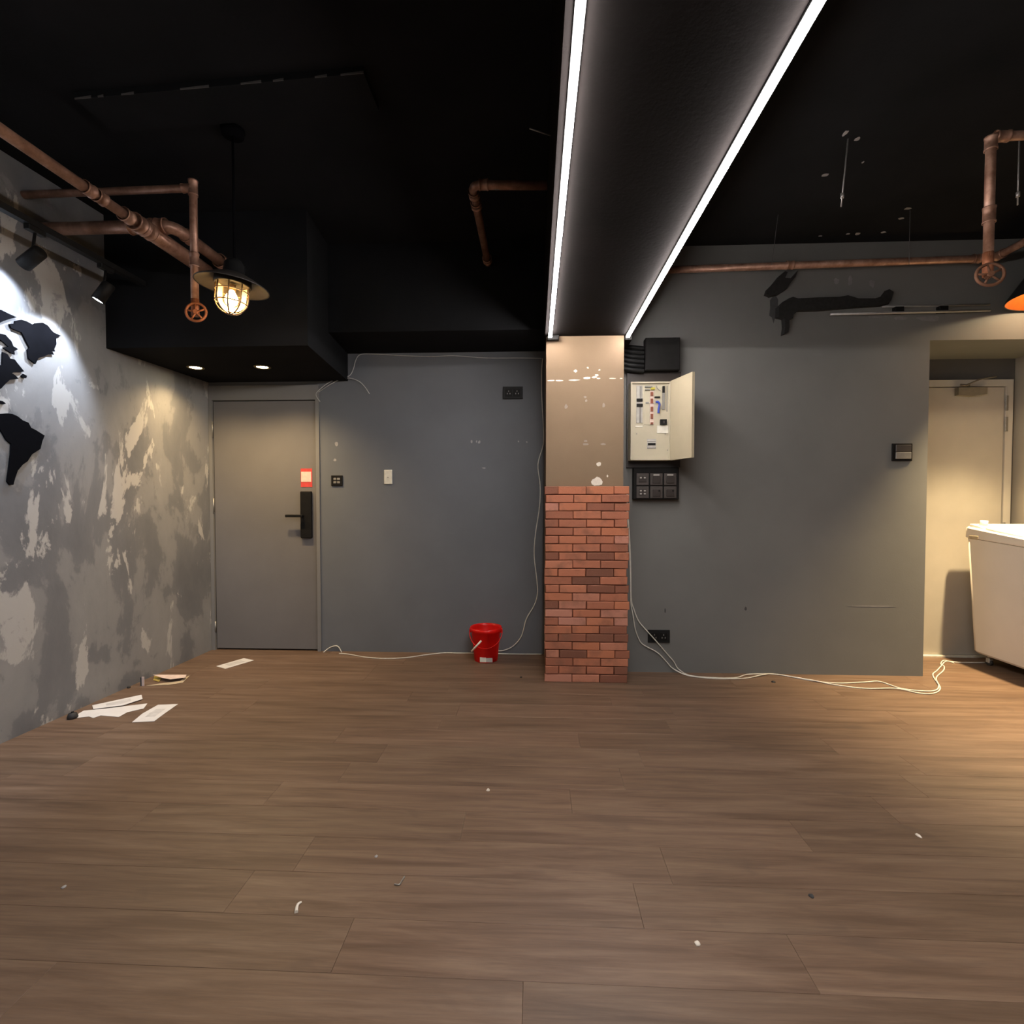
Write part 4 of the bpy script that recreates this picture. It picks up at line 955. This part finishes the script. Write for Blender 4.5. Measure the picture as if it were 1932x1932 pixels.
# ------------------------------------------------------------------ scars, conduit, rods and wires at the rear right wall
def foam(label, pts, th=0.028):
    w_ = [atY(u, v, YR - 0.0005) for u, v in pts]; c = sum(w_, Vector()) / len(w_)
    b = bmesh.new(); f = b.faces.new([b.verts.new(p) for p in w_]); g = bmesh.ops.extrude_face_region(b, geom=[f])
    for v in g['geom']:
        if isinstance(v, bmesh.types.BMVert): v.co += Vector((0, -th, 0)) + (c - v.co) * 0.04
    bmesh.ops.recalc_face_normals(b, faces=b.faces)
    mb = MB(c); mb.bm(b); tag(mb.build('foam_patch', M_foam), label, 'foam', 'black foam left on the wall')
foam('small slanting lump of black foam under the copper wall pipe', [(1441, 558), (1444, 549), (1455, 538), (1466, 524), (1478, 514), (1483, 516), (1478, 527), (1489, 528), (1497, 519), (1503, 512), (1498, 525), (1490, 535), (1482, 547), (1466, 558), (1450, 562)])
foam('long ragged strip of black foam on the wall with a stub hanging down', [(1462, 601), (1463, 582), (1476, 570), (1490, 562), (1500, 565), (1540, 563), (1580, 562), (1597, 559), (1618, 565), (1650, 565), (1660, 562), (1668, 551), (1678, 547), (1686, 552), (1682, 565), (1676, 574), (1660, 579), (1600, 583), (1540, 588), (1500, 589), (1491, 597), (1490, 604), (1483, 606), (1483, 620), (1481, 631), (1473, 634), (1475, 620), (1474, 604)])
patch(wall_rear_right, 'scuff_mark', 1460, 580, 16, 50, YR, M_darkmark, 301, 0.0008, 12)
q0, q1 = atY(1566, 593, YR - 0.03), atY(1868, 580, YR - 0.03)
t = thing('steel_conduit', 'bare steel conduit on the wall beside the black foam strip', 'conduit', q0)
at(t).cyl((q0.x, YR - 0.03, q0.z), (q1.x, YR - 0.03, q1.z - 0.02), 0.009, 10).build('conduit_tube', M_galv, t)
q0, q1 = atY(1665, 579, YR - 0.015), atY(1868, 572, YR - 0.015)
at(t).cyl((q0.x, YR - 0.015, q0.z), (q1.x, YR - 0.015, q1.z - 0.01), 0.007, 8).build('conduit_tube', M_grey, t)
for x in (2.55, 2.85): at(t).box((x - 0.03, YR - 0.036, q0.z - 0.05), (x + 0.03, YR, q0.z - 0.006), 0.002, 1).build('clip', M_blackpl, t)
def rod(label, u0, v0, u1, v1, r, top_v=None, hook=True, mat=M_galv, name='threaded_rod', cat='rod'):
    a = atZ(u0, top_v or v0, CEIL); y = a.y; b = atY(u1, v1, y)
    t = thing(name, label, cat, (a.x, y, CEIL))
    at(t).cyl((a.x, y, CEIL), b, r, 8).build('rod', mat, t)
    if hook:
        k = Vector((a.x, y, CEIL)).lerp(b, 0.84); at(t).cyl(k + Vector((0, 0, 0.012)), k - Vector((0, 0, 0.012)), 0.009, 6).build('nut', mat, t)
    return t
rod('thin steel rod hanging from the ceiling among plaster flecks', 1600, 262, 1587, 390, 0.0036)
rod('thin steel rod hanging from the ceiling beside the copper drop pipe', 1923, 262, 1920, 387, 0.0036)
rod('hair-thin wire hanging from the ceiling above the small foam lump', 1468, 405, 1456, 500, 0.0016, hook=False, mat=M_dim, name='hanging_wire', cat='wire')
rod('hair-thin wire hanging from the ceiling above the steel conduit', 1717, 397, 1715, 502, 0.0016, hook=False, mat=M_dim, name='hanging_wire', cat='wire')
n0, n1 = atX(1041, 272, BX0 - 0.001), None
t = thing('beam_nail', 'bent nail poking out of the beam side near the light strip', 'nail', (BX0, 2.1, 2.78))
nb = atY(1040, 270, 2.1); at(t).cyl((BX0 + 0.001, 2.1, 2.735), (BX0 - 0.085, 2.08, 2.752), 0.003, 6).build('shank', M_steel, t)
